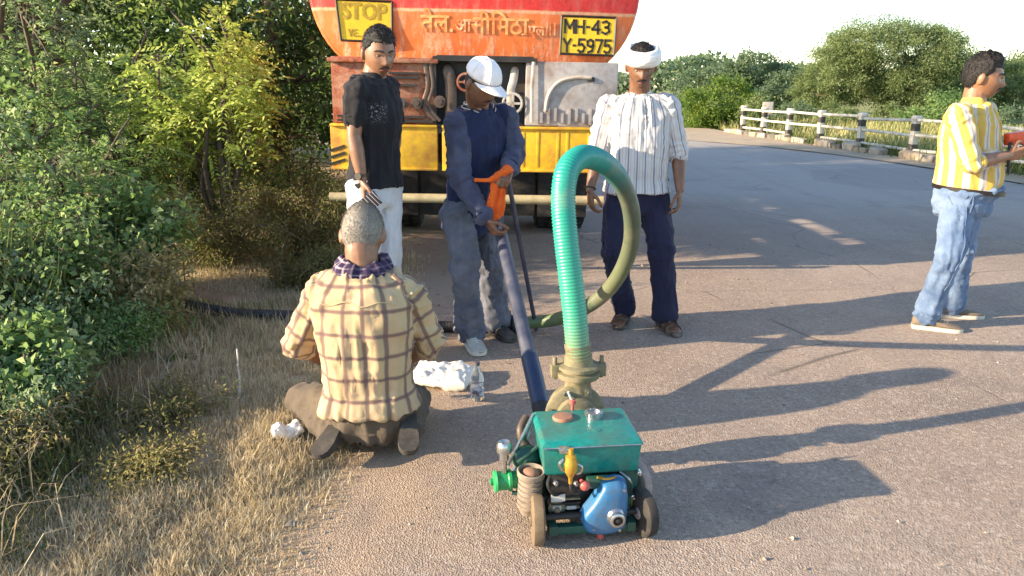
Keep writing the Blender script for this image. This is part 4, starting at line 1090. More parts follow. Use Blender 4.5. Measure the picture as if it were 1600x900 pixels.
# --- man in the black T-shirt
def black_print(n, c, o):
    a = n.noise(o, 6, 4); base = n.mix(n.ramp(a, [(.4, 0.0), (.7, 1.0)]), (.012, .012, .015), (.022, .022, .026))
    s = n.sep(o)
    pr = n.math('MULTIPLY', n.ramp(n.noise(n.scale(o, (1, 1, 1.6)), 48, 3, .7, 1.5), [(.56, 0.0), (.60, 1.0)]),
                n.math('MULTIPLY', n.ramp(n.math('ABSOLUTE', n.math('SUBTRACT', s[2], 1.375)), [(.02, .8), (.06, 0.0)]), n.ramp(n.math('ABSOLUTE', n.math('SUBTRACT', s[0], .095)), [(.03, 1.0), (.05, 0.0)])))
    pr2 = n.math('MULTIPLY', n.ramp(n.noise(n.scale(o, (1, 1, 2)), 30, 3, .7, 1.0), [(.68, 0.0), (.71, 1.0)]),
                 n.ramp(n.math('ABSOLUTE', n.math('SUBTRACT', s[2], 1.14)), [(.02, .45), (.09, 0.0)]))
    return n.mix(n.math('MAXIMUM', pr, pr2), base, (.30, .30, .32))
J = dict(nb=P(584, 119, 3.95), sr=P(558, 140, 3.80), sl=P(607, 137, 4.09), er=P(553, 214, 3.77), wr=P(566, 280, 3.74), el=P(617, 218, 4.14), wl=P(606, 268, 4.0),
         hr=P(570, 296, 3.86), hl=P(601, 293, 4.02), kr=Q(572, 3.82, .50), kl=Q(606, 3.98, .50), ar=Q(572, 3.86, .09), al=Q(612, 4.03, .09))
H = Head(P(592, 83, 3.93), (.50, -.82, -.26), 1.0)
M_BT = fabric('black_tshirt', black_print)
M_WJ = fabric('white_jeans', flat((.66, .67, .70), (.50, .51, .56)), bumpk=.3)
M_WSHOE = worn('white_shoe', (.6, .58, .55), (.3, .26, .2), .3, .6); M_SOLE = worn('rubber_sole', (.70, .66, .58), (.33, .27, .2), .3, .7)
e1 = person('p', J, H, SK1, dict(label='standing man in black T-shirt and white jeans in front of the yellow bumper', hair=HAIR_BLACK, moustache=.8,
     hairline=dict(front=.062, side=.012, back=-.055, vol=.011, quiff=.7), d=.88, w=.90,
     handr=(J['wr'], (.10, -.10, -1), (.9, .2, -.1), (.3, -.9, 0), (.75, .85, .6)), handl=(J['wl'], (.15, -.2, -1), (-.8, .3, 0), (.4, -.8, 0), (.4, .5, .4)),
     shirt=dict(mat=M_BT, sleeve=.60, hem=.02, fold=.006, collar=('band', M_BT), cuff=M_BT), trousers=dict(mat=M_WJ, hemr=.066, fold=.006)), Q(588, 3.93, 0))
O1 = e1.location.copy()
for k in ('ar', 'al'): shoe(e1, O1, J[k], (.6, -.8, 0), (M_WSHOE, M_SOLE))
g = G(); x_, y_, d_ = frame_of(J['wr'] - J['er']); wc = J['er'].lerp(J['wr'], .93); g.tube([wc + (x_ * math.cos(a) + y_ * math.sin(a)) * .0285 for a in (2 * math.pi * i / 20 for i in range(20))], .006, 6, closed=True); wt = g.build('wristwatch', M_WATCH, e1, True, 0, O1)
g = G(); g.cyl(wc + Vector((-.3, -.9, .1)).normalized() * .028, wc + Vector((-.3, -.9, .1)).normalized() * .040, .018, 16); g.build('dial', M_BLK, wt, True, 0, O1)
ph = J['wr'] + Vector((.030, -.045, -.118))
n = NT('phone_pattern'); o = n.obj(); M_PHONE = n.fin(n.ramp(n.math('FRACT', n.math('MULTIPLY', n.math('ADD', n.sep(o)[0], n.sep(o)[2]), 38)), [(.35, (.02, .02, .03)), (.5, (.42, .42, .46)), (.6, (.03, .03, .04))]), .25)
g = G(); g.box((0, 0, 0), (.075, .010, .150), Matrix.Rotation(R(55), 3, 'Y') @ Matrix.Rotation(R(20), 3, 'X')); o = g.build('phone', M_PHONE, None, True, .004); o.location = ph
tag(o, 'dark patterned phone in the right hand of the man in black', 'phone')

# --- man in the blue tracksuit top and white cap
J = dict(nb=P(748, 168, 4.19), sr=P(716, 190, 4.09), sl=P(787, 182, 4.30), er=P(719, 280, 4.03), wr=P(760, 344, 3.95), el=P(804, 238, 4.26), wl=P(795, 266, 4.05),
         hr=P(718, 332, 4.18), hl=P(756, 330, 4.36), kr=Q(726, 4.11, .50), kl=Q(764, 4.30, .50), ar=Q(735, 4.20, .09), al=Q(774, 4.42, .09))
H = Head(P(752, 132, 4.08), (.62, -.62, -.46), 1.0)
def tracktop(n, c, o):
    a = n.noise(o, 5, 4); base = n.mix(n.ramp(a, [(.4, 0.0), (.7, 1.0)]), (.014, .020, .058), (.022, .030, .078))
    grey = n.mix(n.ramp(n.noise(o, 9, 4), [(.4, 0.0), (.7, 1.0)]), (.075, .08, .125), (.035, .04, .08))
    sleeve_light = n.ramp(n.math('DIVIDE', c[2], 5), [(.05, 0.0), (.15, 1.0)])  # sleeves paler than the body: sunlight on them put into the colour
    return n.mix(sleeve_light, base, grey)
M_TT = fabric('tracksuit_top', tracktop); M_GJ = fabric('faded_grey_jeans', flat((.155, .165, .205), (.065, .072, .10), 7.0), bumpk=.4)
M_NAVY = fabric('navy_knit', flat((.02, .025, .07)))
M_GSHOE = worn('pale_grey_shoe', (.48, .45, .40), (.28, .24, .19), .35, .7); M_DSHOE = worn('dark_shoe', (.03, .028, .028), (.12, .1, .08), .35, .65)
e2 = person('p', J, H, SK2, dict(label='man in white cap and navy tracksuit top bending to hold the long grey pipe', hair=HAIR_BLACK, moustache=.7,
     hairline=dict(front=.07, side=.005, back=-.06, vol=.003, len=.004, strands=600), d=.98, w=.96,
     handr=(J['wr'], (.55, -.15, -.75), (.60, .5, .45), (.4, -.4, .7), (.95, .95, .6)), handl=(J['wl'], (-.3, -.75, -.45), (-.3, .2, -.6), (-.1, -.3, .8), (.9, .9, .6)),
     shirt=dict(mat=M_TT, sleeve=1.86, hem=-.16, fold=.008, sr=1.05, collar=('polo', M_NAVY), cuff=M_NAVY, seed=14), trousers=dict(mat=M_GJ, hemr=.078, k=1.04, fold=.011)), Q(752, 4.28, 0))
O2 = e2.location.copy()
shoe(e2, O2, J['ar'], (.35, -.95, 0), (M_GSHOE, M_SOLE)); shoe(e2, O2, J['al'], (.5, -.8, 0), (M_DSHOE, M_DSHOE))
g = G(); f2 = (J['nb'] - (J['hl'] + J['hr']) / 2).normalized().cross((J['sr'] - J['sl']).normalized())
for s_ in (.082, .094):
    g = G(); c0 = J['nb']; sd = (J['sr'] - J['sl']).normalized()
    g.tube([c0 + (f2 * math.cos(a) + sd * math.sin(a)) * s_ + Z * (.024 - (s_ - .08) * 1.6 - .03 * max(0, math.cos(a)) ** 4) for a in (R(x) for x in range(25, 340, 15))], .0036, 5); g.build('collar_stripe', M_PALE, e2, True, 0, O2)
def cap(H, e, O, mat):
    dx, dy, dz = H.pts(56, 30); g = G(); rs = []
    for i in range(0, 17):
        t = R(2 + i * 5.0); rs.append([H.w(.087 * math.sin(t) ** .9 * math.sin(a), -.004 + .112 * math.sin(t) ** .9 * math.cos(a), .032 + .110 * math.cos(t) ** .8 - .0 * i) for a in (2 * math.pi * j / 44 for j in range(44))])
    rs.append([H.w(.080 * math.sin(a), -.004 + .104 * math.cos(a), .036) for a in (2 * math.pi * j / 44 for j in range(44))])
    g.rings(rs, cap=True); c = g.build('cap', mat, e, True, 0, O, 180)
    g = G(); top = []; bot = []
    for i in range(6):
        row = []
        for j in range(17):
            a = R(-72 + j * 9); ext = i / 5 * .078 * math.cos(a * .95) ** .7
            row.append((.086 * math.sin(a) * (1 + .0 * i), -.004 + .110 * math.cos(a) + ext, .042 - .20 * ext - .9 * (math.sin(a) * .086) ** 2 * 2.2))
        top.append(row)
    vs = [H.w(*p) for r_ in top for p in r_] + [H.w(p[0], p[1], p[2] - .004) for r_ in top for p in r_]; fs = []; N = 17; M = 6 * 17
    for i in range(5):
        for j in range(16):
            k = i * N + j; fs.append((k, k + 1, k + N + 1, k + N)); fs.append((M + k, M + k + N, M + k + N + 1, M + k + 1))
    for j in range(16): k = 5 * N + j; fs.append((k, k + 1, M + k + 1, M + k))
    for i in range(5):
        for j in (0, 16): k = i * N + j; fs.append((k, k + N, M + k + N, M + k))
    g.add(vs, fs); g.build('brim', mat, c, True, 0, O, 50)
    g = G(); g.ell(H.w(0, -.004, .142), (.008, .008, .005)); g.build('button', mat, c, True, 0, O)
    for k_ in range(6):
        a = k_ * math.pi / 3 + .5; g = G(); g.tube([H.w(.0878 * math.sin(t) ** .9 * math.sin(a), -.004 + .1128 * math.sin(t) ** .9 * math.cos(a), .032 + .1108 * math.cos(t) ** .8) for t in (R(6 + 8 * q) for q in range(11))], .0016, 5); g.build('seam', mat, c, True, 0, O)
    g = G(); g.box(H.w(-.06, -.098, .03), (.010, .02, .05)); g.build('strap', mat, c, True, 0, O)
n = NT('white_cap_cloth'); f = n.noise(n.obj(), 25, 4); M_CAP = n.fin(n.mix(n.ramp(f, [(.4, 0.0), (.7, .5)]), (.82, .78, .78), (.68, .60, .58)), .8); n.bump(f, .2, .006)
cap(H, e2, O2, M_CAP)
# orange cloth hanging from his left hand
M_OCL = fabric('orange_cloth', flat((.85, .16, .02), (.66, .085, .012), 9.0), bumpk=.5)
oc = G(); rs_ = []
for t_, hw_, hd_ in ((0, .012, .010), (.06, .024, .014), (.2, .036, .015), (.45, .046, .016), (.7, .052, .015), (.86, .050, .012), (.95, .034, .008), (1, .012, .004)):
    c_ = P(783, 268, 4.0).lerp(P(769, 346, 3.96), t_); rs_.append([c_ + Vector((1, .3, 0)).normalized() * (hw_ * math.cos(a) * (1 + .16 * math.sin(5 * a + 4 * t_) + .12 * math.sin(9 * t_))) + Vector((-.3, 1, 0)).normalized() * (hd_ * math.sin(a) * (1 + .75 * math.cos(7 * a + 3 * t_))) for a in (2 * math.pi * k / 40 for k in range(40))])
oc.rings(rs_); oc.tube(spline([P(793, 262, 4.03), P(785, 272, 3.99), P(765, 281, 3.97), P(742, 281, 3.99)], 5), [.020] * 5 + [.013] * 5 + [.008] * 6, 10)
oc.ell(P(792, 266, 4.02), (.028, .026, .023))
o = cloth(oc, 'orange_cloth', [(P(780, 266, 4.0), P(772, 335, 3.98), .035, Vector((1, 0, 0)), 0)], M_OCL, None, None, .0045, .004, 5, 1)
tag(o, 'bright orange cloth hanging from the hand of the man in the white cap', 'cloth')

# --- man in the striped shirt and white turban
J = dict(nb=P(1000, 146, 4.68), sr=P(951, 168, 4.66), sl=P(1044, 167, 4.64), er=P(934, 238, 4.66), wr=P(922, 297, 4.56), el=P(1060, 240, 4.64), wl=P(1062, 297, 4.54),
         hr=P(968, 305, 4.66), hl=P(1020, 305, 4.65), kr=Q(960, 4.56, .50), kl=Q(1034, 4.52, .50), ar=Q(974, 4.66, .10), al=Q(1040, 4.52, .10))
H = Head(P(1002, 104, 4.60), (-.04, -.90, -.34), 1.03)
def fine_stripes(n, c, o):
    u = n.math('ADD', c[0], n.math('MULTIPLY', n.noise(o, 3, 2), .004))
    base = n.mix(n.ramp(n.noise(o, 7, 4), [(.4, 0.0), (.7, 1.0)]), (.56, .545, .53), (.47, .455, .44))
    base = n.mix(n.math('MULTIPLY', band(n, u, .052, .008), .8), base, (.09, .10, .19))
    base = n.mix(n.math('MULTIPLY', band(n, u, .052, .004, .30), .60), base, (.17, .18, .26))
    return n.mix(n.math('MULTIPLY', band(n, u, .052, .005, .70), .6), base, (.34, .36, .42))
M_STR = fabric('striped_shirt', fine_stripes); M_NTR = fabric('navy_trousers', flat((.014, .015, .040), (.024, .024, .052)), bumpk=.3)
e3 = person('p', J, H, SK2, dict(label='man in white turban and grey striped white shirt standing behind the green hose, looking down', hair=HAIR_BLACK, moustache=1.15, barefoot=True, toer=(-.35, -1), toel=(.25, -1),
     hairline=dict(front=.075, side=.01, back=-.06, vol=.010), w=1.12, d=1.10, belly=.012, k=1.08,
     handr=(J['wr'], (.05, -.12, -1), (.9, .3, 0), (.2, -1, 0), (.5, .6, .4)), handl=(J['wl'], (.0, -.15, -1), (-.9, .3, 0), (-.2, -1, 0), (.45, .6, .4)),
     shirt=dict(mat=M_STR, sleevel=1.04, sleever=1.35, hem=.03, hemw=.172, hemd=.128, ease=.021, fold=.008, sr=1.14, collar=('band', M_STR), cuff=M_STR, seed=31),
     trousers=dict(mat=M_NTR, hemr=.072, k=1.08, fold=.008, top=.16)), Q(1003, 4.64, 0))
O3 = e3.location.copy()
n = NT('white_turban_cloth'); o = n.obj(); f = n.noise(n.scale(o, (1, 1, 4)), 14, 4); M_TUR = n.fin(n.mix(n.ramp(f, [(.4, 0.0), (.7, .6)]), (.82, .79, .74), (.64, .60, .55)), .85); n.bump(f, .5, .008)
tg = G()
for i, (zz, tl, rr_) in enumerate(((.050, .05, .024), (.074, -.10, .022), (.064, .16, .019), (.040, -.04, .018), (.092, .03, .018))):
    tg.tube([H.w((.088 - .008 * (zz > .085)) * math.sin(a), -.010 + (.108 - .012 * (zz > .085)) * math.cos(a), zz + tl * .09 * math.sin(a + i)) for a in (2 * math.pi * j / 40 for j in range(40))], [rr_ * (1 + .18 * math.sin(3 * a + i * 2)) for a in (2 * math.pi * j / 40 for j in range(40))], 10, closed=True, flat=1.0)
tm = remesh(tg, 'turban', .005, 2); co, no = co_no(tm)
loc = np.stack([(co - np.array(H.c)) @ np.array(H.r), (co - np.array(H.c)) @ np.array(H.f), (co - np.array(H.c)) @ np.array(H.u)], -1)
ang = np.arctan2(loc[:, 0], loc[:, 1]); set_co(tm, co + no * (.0035 * (1 - 2 * np.abs(vnoise(np.stack([ang * 1.2, loc[:, 2] / .011 + 1.5 * np.sin(ang), loc[:, 2] * 0], -1), 4))))[:, None])
link_mesh('turban', tm, M_TUR, e3, True, 0, O3, 180)
for k, d in (('ar', (-.35, -1, 0)), ('al', (.25, -1, 0))):
    d = Vector(d).normalized(); s_ = d.cross(Z); b = Vector((J[k].x, J[k].y, 0.004)); poly = [(-.085, .03), (-.095, 0), (-.085, -.03), (-.02, -.042), (.08, -.052), (.14, -.052), (.185, -.03), (.195, 0), (.18, .03), (.13, .046), (.05, .046), (-.02, .042)]
    g = G(); g.rings([[b + d * x + s_ * y + Z * z for x, y in poly] for z in (0, .016, .021)]); sd_ = g.build('sandal', M_SANDAL, e3, True, 0, O3)
    for x0, hgt in ((.03, .085), (.085, .068), (.125, .050)):
        g = G(); g.tube([b + d * (x0 + .01 * math.cos(a)) + s_ * (.052 * math.cos(a)) + Z * (.014 + hgt * math.sin(a) * .86) for a in (math.pi * i / 10 for i in range(11))], .0075, 6, flat=.45); g.build('strap', M_SANDAL, sd_, True, 0, O3)
    g = G(); g.tube([b + d * (-.085 + .03 * math.sin(a)) * 1 + s_ * (.042 * math.cos(a)) + Z * (.05 + .02 * math.sin(a)) for a in (math.pi * i / 10 for i in range(11))], .007, 6); g.build('strap', M_SANDAL, sd_, True, 0, O3)
wc = J['er'].lerp(J['wr'], .95); x_, y_, d_ = frame_of(J['wr'] - J['er'])
g = G(); g.tube([wc + (x_ * math.cos(a) + y_ * math.sin(a)) * .031 for a in (2 * math.pi * i / 18 for i in range(18))], .005, 6, closed=True); g.build('bracelet', M_BLACKP, e3, True, 0, O3)

# --- kneeling man in the checked shirt, seen from behind
J = dict(nb=P(568, 420, 2.92), sl=P(504, 456, 2.92), sr=P(634, 454, 2.90), el=P(466, 540, 2.98), er=P(672, 535, 2.97), wl=P(528, 572, 3.22), wr=P(632, 568, 3.24),
         hl=P(543, 640, 2.90), hr=P(616, 640, 2.90), kl=P(474, 624, 3.14), kr=P(650, 622, 3.18), al=P(522, 690, 2.86), ar=P(636, 684, 2.86))
J['al'].z = .075; J['ar'].z = .075
H = Head(P(567, 367, 2.97), (.02, .88, -.38), 1.04)
M_DSOLE = worn('dusty_dark_sole', (.045, .04, .035), (.12, .10, .08), .35, .9, scale=18)
def checks(n, c, o):
    u, v = c[0], c[1]
    base = n.mix(n.ramp(n.noise(o, 6, 4), [(.4, 0.0), (.7, 1.0)]), (.49, .37, .215), (.40, .295, .165))
    wob = n.math('MULTIPLY', n.math('SUBTRACT', n.noise(o, 6, 2), .5), .018)
    hu = n.math('ADD', u, wob); hv = n.math('ADD', v, wob)
    base = n.mix(n.math('MULTIPLY', band(n, hu, .078, .030, 0, .06), .18), base, (.62, .36, .26))
    base = n.mix(n.math('MULTIPLY', band(n, hv, .094, .015, .30), .85), base, (.14, .085, .085))
    base = n.mix(n.math('MULTIPLY', band(n, hu, .078, .016, .35), .82), base, (.14, .085, .085))
    return base
M_CHK = fabric('checked_shirt', checks); M_BTR = fabric('brown_trousers', flat((.125, .098, .070), (.075, .06, .046)), bumpk=.4)
def scarf_pat(n, c, o):
    f = n.math('MULTIPLY', n.math('ADD', band(n, c[0], .030, .007), band(n, c[1], .022, .006)), n.ramp(n.noise(o, 14, 2), [(.45, .15), (.6, 1.0)])); return n.mix(n.math('MULTIPLY', f, .7, clamp=True), (.028, .016, .05), (.42, .34, .38))
M_SCARF = fabric('purple_scarf', scarf_pat)
e4 = person('p', J, H, SK1, dict(label='grey haired man kneeling with his back turned, in cream checked shirt and dark scarf', hair=HAIR_GREY, moustache=.8,
     hairline=dict(front=.07, side=.0, back=-.060, vol=.0055, len=.009, strands=5000), w=1.10, d=1.08, bow=-.035, nk=1.14,
     handl=(J['wl'], (.55, .6, -.2), (.3, .2, -.8), (.4, .6, .5), (.6, .7, .5)), handr=(J['wr'], (-.55, .6, -.2), (-.3, .2, -.8), (-.4, .6, .5), (.6, .7, .5)),
     shirt=dict(mat=M_CHK, sleeve=1.10, hem=.03, hemw=.176, hemd=.135, ease=.020, fold=.009, sr=1.08, collar=('polo', M_CHK), cuff=M_CHK, seed=41),
     trousers=dict(mat=M_BTR, hemr=.058, k=1.0, fold=.007, top=.12, shank=.97)), Vector((-.58, 2.9, 0)))
O4 = e4.location.copy()
g = G(); rr_ = []; n_ = 48
for z_, r_ in ((-.030, .098), (-.012, .112), (.012, .108), (.034, .090), (.044, .078), (.034, .070), (.0, .074), (-.03, .084)):
    rr_.append([J['nb'] + Vector((r_ * 1.04 * math.cos(a), r_ * .98 * math.sin(a) - .002, z_ + .010 * math.sin(2 * a + 1) + .006 * math.sin(5 * a))) for a in (2 * math.pi * i / n_ for i in range(n_))])
g.rings(rr_, closed=True, cap=False)
cloth(g, 'scarf', [(J['nb'] - Z * .1, J['nb'] + Z * .1, .09, Vector((1, 0, 0)), 0)], M_SCARF, e4, O4, .005, .006, 6, 1)
for A_, d, u_ in ((P(532, 690, 2.83), (-.24, -.86, -.30), (.15, .30, -.92)), (P(638, 682, 2.84), (.10, -.86, -.30), (-.1, .30, -.92))):
    shoe(e4, O4, A_, d, (M_DSHOE, M_DSOLE), .218, up=u_, lace=False)
# --- man in the yellow striped shirt
J = dict(nb=P(1521, 160, 4.55), sr=P(1498, 182, 4.37), sl=P(1527, 178, 4.74), er=P(1519, 256, 4.30), wr=P(1575, 243, 4.36), el=P(1557, 250, 4.80), wl=P(1593, 238, 4.66),
         hr=P(1497, 312, 4.48), hl=P(1511, 310, 4.62), kr=Q(1484, 4.40, .50), kl=Q(1503, 4.64, .50), ar=Q(1446, 4.52, .09), al=Q(1487, 4.76, .09))
H = Head(P(1536, 122, 4.54), (.86, -.46, -.10), 1.04)
def yellow_stripes(n, c, o):
    u = c[0]
    base = n.mix(n.ramp(n.noise(o, 6, 4), [(.4, 0.0), (.7, 1.0)]), (.62, .41, .075), (.53, .34, .07))
    base = n.mix(n.math('MULTIPLY', band(n, u, .074, .034), .9), base, (.60, .55, .48))
    base = n.mix(n.math('MULTIPLY', band(n, u, .074, .010), .75), base, (.24, .22, .28))
    return n.mix(n.math('MULTIPLY', band(n, u, .074, .005, .45), .6), base, (.45, .33, .14))
def denim(n, c, o):
    a = n.noise(o, 5, 5, .6); f = n.noise(n.scale(o, (1, 1, .3)), 90, 3)
    base = n.mix(n.ramp(a, [(.35, 0.0), (.65, 1.0)]), (.075, .125, .23), (.21, .29, .42))
    return n.mix(n.ramp(f, [(.4, 0.0), (.7, .35)]), base, (.08, .13, .25))
M_YS = fabric('yellow_striped_shirt', yellow_stripes); M_DEN = fabric('blue_denim', denim, bumpk=.45)
M_TAN = worn('tan_shoe', (.18, .135, .095), (.28, .22, .16), .3, .75); M_CREAM = worn('cream_sole', (.66, .60, .50), (.35, .28, .2), .3, .7)
e5 = person('p', J, H, SK3, dict(label='man in yellow striped shirt and blue jeans standing in profile on the sunlit road', hair=HAIR_BLACK, moustache=1.3,
     hairline=dict(front=.060, side=.0, back=-.062, vol=.020, quiff=.2), w=1.06, d=1.22, belly=.032, k=1.05,
     handr=(J['wr'], (.95, .15, .12), (-.1, .9, .3), (0, .2, 1), (.6, .7, .5)), handl=(J['wl'], (.7, -.4, .1), (-.2, -.8, .3), (0, .0, 1), (.5, .6, .5)),
     shirt=dict(mat=M_YS, sleever=1.12, sleevel=1.12, hem=.085, hemw=.146, hemd=.104, ease=.016, fold=.006, sr=1.06, collar=('polo', M_YS), cuff=M_YS, seed=51),
     trousers=dict(mat=M_DEN, hemr=.072, k=1.0, fold=.0075, top=.135, ease=.024, bl=.75)), Q(1479, 4.6, 0))
O5 = e5.location.copy()
shoe(e5, O5, J['ar'], (.93, -.36, 0), (M_TAN, M_CREAM), .29); shoe(e5, O5, J['al'], (1, -.10, 0), (M_TAN, M_CREAM), .28)
pv = (J['hl'] + J['hr']) / 2; up_ = (J['nb'] - pv).normalized(); sd = (J['hr'] - J['hl']).normalized(); ff = up_.cross(sd)
M_BELT = worn('black_belt', (.014, .012, .012), (.05, .04, .03), .2, .35)
g = G(); bc = pv + up_ * .062 + ff * .024
hi = [bc + sd * (.184 * math.copysign(abs(math.cos(a)) ** (2 / 2.3), math.cos(a))) + ff * (.190 * math.copysign(abs(math.sin(a)) ** (2 / 2.3), math.sin(a))) - up_ * .02 * math.sin(a) for a in (2 * math.pi * i / 36 for i in range(36))]
g.rings([[p - up_ * .013 for p in hi], [p - up_ * .013 + (p - bc).normalized() * .005 for p in hi], [p + up_ * .013 + (p - bc).normalized() * .005 for p in hi], [p + up_ * .013 for p in hi]], closed=True, cap=False)
be = g.build('belt', M_BELT, e5, True, 0, O5)
# what he holds: an orange-red cased device with a dark strap
M_ORD = worn('orange_red_case', (.80, .10, .03), (.3, .06, .03), .2, .35)
dv = P(1588, 216, 4.46); dvt = thing('handheld_camera', 'orange-red handheld camera with dark strap at the right hand of the yellow shirt man', 'camera', dv)
g = G(); g.box((0, 0, 0), (.12, .06, .075), Matrix.Rotation(R(-8), 3, 'Y')); g.build('camera_body', M_ORD, dvt, True, .012)
g = G(); g.lathe((.055, 0, 0), (1, 0, -.1), [(.028, 0), (.028, .03), (.022, .034), (.02, .02), (0, .02)], 18); g.build('lens', M_BLACKP, dvt)
g = G(); g.tube(spline([(-.05, -.03, -.02), (-.06, -.045, -.09), (-.05, -.05, -.15), (-.04, -.04, -.20)], 5), .009, 6); g.build('strap', M_BLACKP, dvt)

from mathutils.bvhtree import BVHTree
def lay_on(e, O, part, pts, view, name, mat, r_, flat=.5, closed=False):
    sh = [c for c in e.children if c.name.split('.')[0] == part][0]; me = sh.data
    bv = BVHTree.FromPolygons([v.co.copy() for v in me.vertices], [tuple(p.vertices) for p in me.polygons]); out = []
    for p in pts:
        h = bv.ray_cast(Vector(p) - O - Vector(view) * .6, Vector(view))[0]
        if h is not None: out.append(h - Vector(view) * .0015)
    if len(out) > 2:
        g = G(); g.tube(out, r_, 6, closed=closed); g.build(name, mat, sh, True, 0)
    return out
def buttons(e, part, out, idx, mat, view):
    sh = [c for c in e.children if c.name.split('.')[0] == part][0]
    for i in idx:
        if i < len(out): g = G(); g.cyl(out[i] - Vector(view) * .004, out[i] + Vector(view) * .004, .0065, 10); g.build('button', mat, sh)
vw = Vector((-.05, .97, -.12)).normalized()
o1 = lay_on(e3, O3, 'shirt', [P(1001 + .5 * k / 8, 150 + k * 2.3, 4.64) for k in range(24)], vw, 'placket', M_STR, .0045); buttons(e3, 'shirt', o1, (4, 11, 18), M_PALE, vw)
lay_on(e3, O3, 'shirt', [P(1010 + .5 * k / 8, 152 + k * 2.3, 4.64) for k in range(22)], vw, 'placket_seam', M_STR, .003)
vy = Vector((-.35, .93, -.06)).normalized()
o2 = lay_on(e5, O5, 'shirt', [P(1547 + k * .22, 170 + k * 4.2, 4.5) for k in range(26)], vy, 'placket', M_YS, .0045); buttons(e5, 'shirt', o2, (4, 9, 14, 19), M_PALE, vy)
lay_on(e5, O5, 'trousers', [P(x_, y_, 4.45) for x_, y_ in ((1478, 305), (1479, 318), (1481, 332), (1488, 336), (1496, 332), (1497, 318), (1496, 305))], vy, 'pocket_seam', M_DEN, .004)
lay_on(e5, O5, 'trousers', [P(1496 - k * 1.3, 300 + k * 5.6, 4.45) for k in range(28)], vy, 'side_seam', M_DEN, .003)
vb = Vector((0, 1, -.1)).normalized()
lay_on(e4, O4, 'shirt', [P(512 + k * 5, 466 + 3 * math.sin(k * .6), 2.9) for k in range(24)], vb, 'yoke_seam', M_CHK, .003)

# ------------------------------------------------------------------ vegetation
def leaf_mat(name, stops, trans=.52, rough=.55, tc=(.34, .50, .11)):
    n = NT(name); t = n.attr('tint', 'Fac')
    col = n.ramp(t, stops)
    n.put(n.b.inputs['Base Color'], col); n.b.inputs['Roughness'].default_value = rough; n.b.inputs['Specular IOR Level'].default_value = .3
    tr = n.new('ShaderNodeBsdfTranslucent'); n.put(tr.inputs[0], n.mix(.35, col, tc))
    mx = n.new('ShaderNodeMixShader'); mx.inputs[0].default_value = trans
    n.t.links.new(n.b.outputs[0], mx.inputs[1]); n.t.links.new(tr.outputs[0], mx.inputs[2]); n.t.links.new(mx.outputs[0], n.out.inputs[0])
    return n.m
def unit(v): return v / np.maximum(np.linalg.norm(v, axis=-1, keepdims=True), 1e-9)
def leaf_verts(pos, d, length, width, r):
    """one folded, pointed leaf of four corners for each position"""
    n = len(pos); d = unit(d); up = unit(r.normal(0, 1, (n, 3)) * .8 + np.array([0, 0, 1.0]))
    s = unit(np.cross(d, up)); nn = np.cross(s, d)
    L = np.broadcast_to(length, (n,))[:, None]; W = np.broadcast_to(width, (n,))[:, None]
    mid = pos + d * L * .45
    a = pos; b = mid + s * W * .5 + nn * W * .18; c = pos + d * L - nn * L * .12; e = mid - s * W * .5 + nn * W * .18
    return np.stack([a, b, c, e], 1).reshape(-1, 3)
M_BARK = worn('grey_brown_bark', (.11, .085, .06), (.05, .04, .03), .35, .9, scale=12, bump=.6)
M_TWIG = worn('pale_dry_twig', (.26, .20, .12), (.14, .10, .06), .3, .9)
LM = dict(
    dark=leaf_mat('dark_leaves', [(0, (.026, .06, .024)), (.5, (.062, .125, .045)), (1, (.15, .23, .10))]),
    grey=leaf_mat('grey_green_leaves', [(0, (.115, .185, .10)), (.5, (.24, .34, .18)), (1, (.48, .55, .35))]),
    mid=leaf_mat('mid_green_leaves', [(0, (.085, .165, .06)), (.45, (.18, .30, .10)), (.8, (.35, .45, .19)), (1, (.60, .60, .38))]),
    yel=leaf_mat('bright_yellow_green_leaves', [(0, (.18, .27, .045)), (.5, (.42, .50, .10)), (1, (.64, .67, .20))], .4),
    brown=leaf_mat('dry_brown_leaves', [(0, (.11, .085, .04)), (.5, (.22, .17, .08)), (.85, (.16, .19, .06)), (1, (.38, .31, .17))]),
    straw=leaf_mat('straw_leaves', [(0, (.20, .14, .06)), (.5, (.36, .28, .13)), (1, (.52, .44, .26))]),
    hazy=leaf_mat('haze_olive_leaves', [(0, (.12, .16, .07)), (.5, (.205, .255, .11)), (1, (.32, .36, .18))]),  # olive made paler: haze over the far trees put into the leaf colour
    lime=leaf_mat('fresh_green_leaves', [(0, (.05, .10, .02)), (.5, (.13, .21, .035)), (1, (.27, .33, .06))]),
    blue=leaf_mat('haze_blue_green_leaves', [(0, (.085, .13, .09)), (.5, (.135, .19, .125)), (1, (.20, .26, .165))]))  # blue green lightened, distance haze painted into the leaves

def finish_plant(e, stems, lv, tint, mat, bark):
    m = np_mesh('foliage', lv, len(lv) // 4, 4, {'tint': np.repeat(np.clip(tint, 0, 1), 4)})
    m.materials.append(mat); o = bpy.data.objects.new('foliage', m); COL.objects.link(o); o.parent = e
    if stems.v: stems.build('stem', bark, e, True, 0, None, 180)

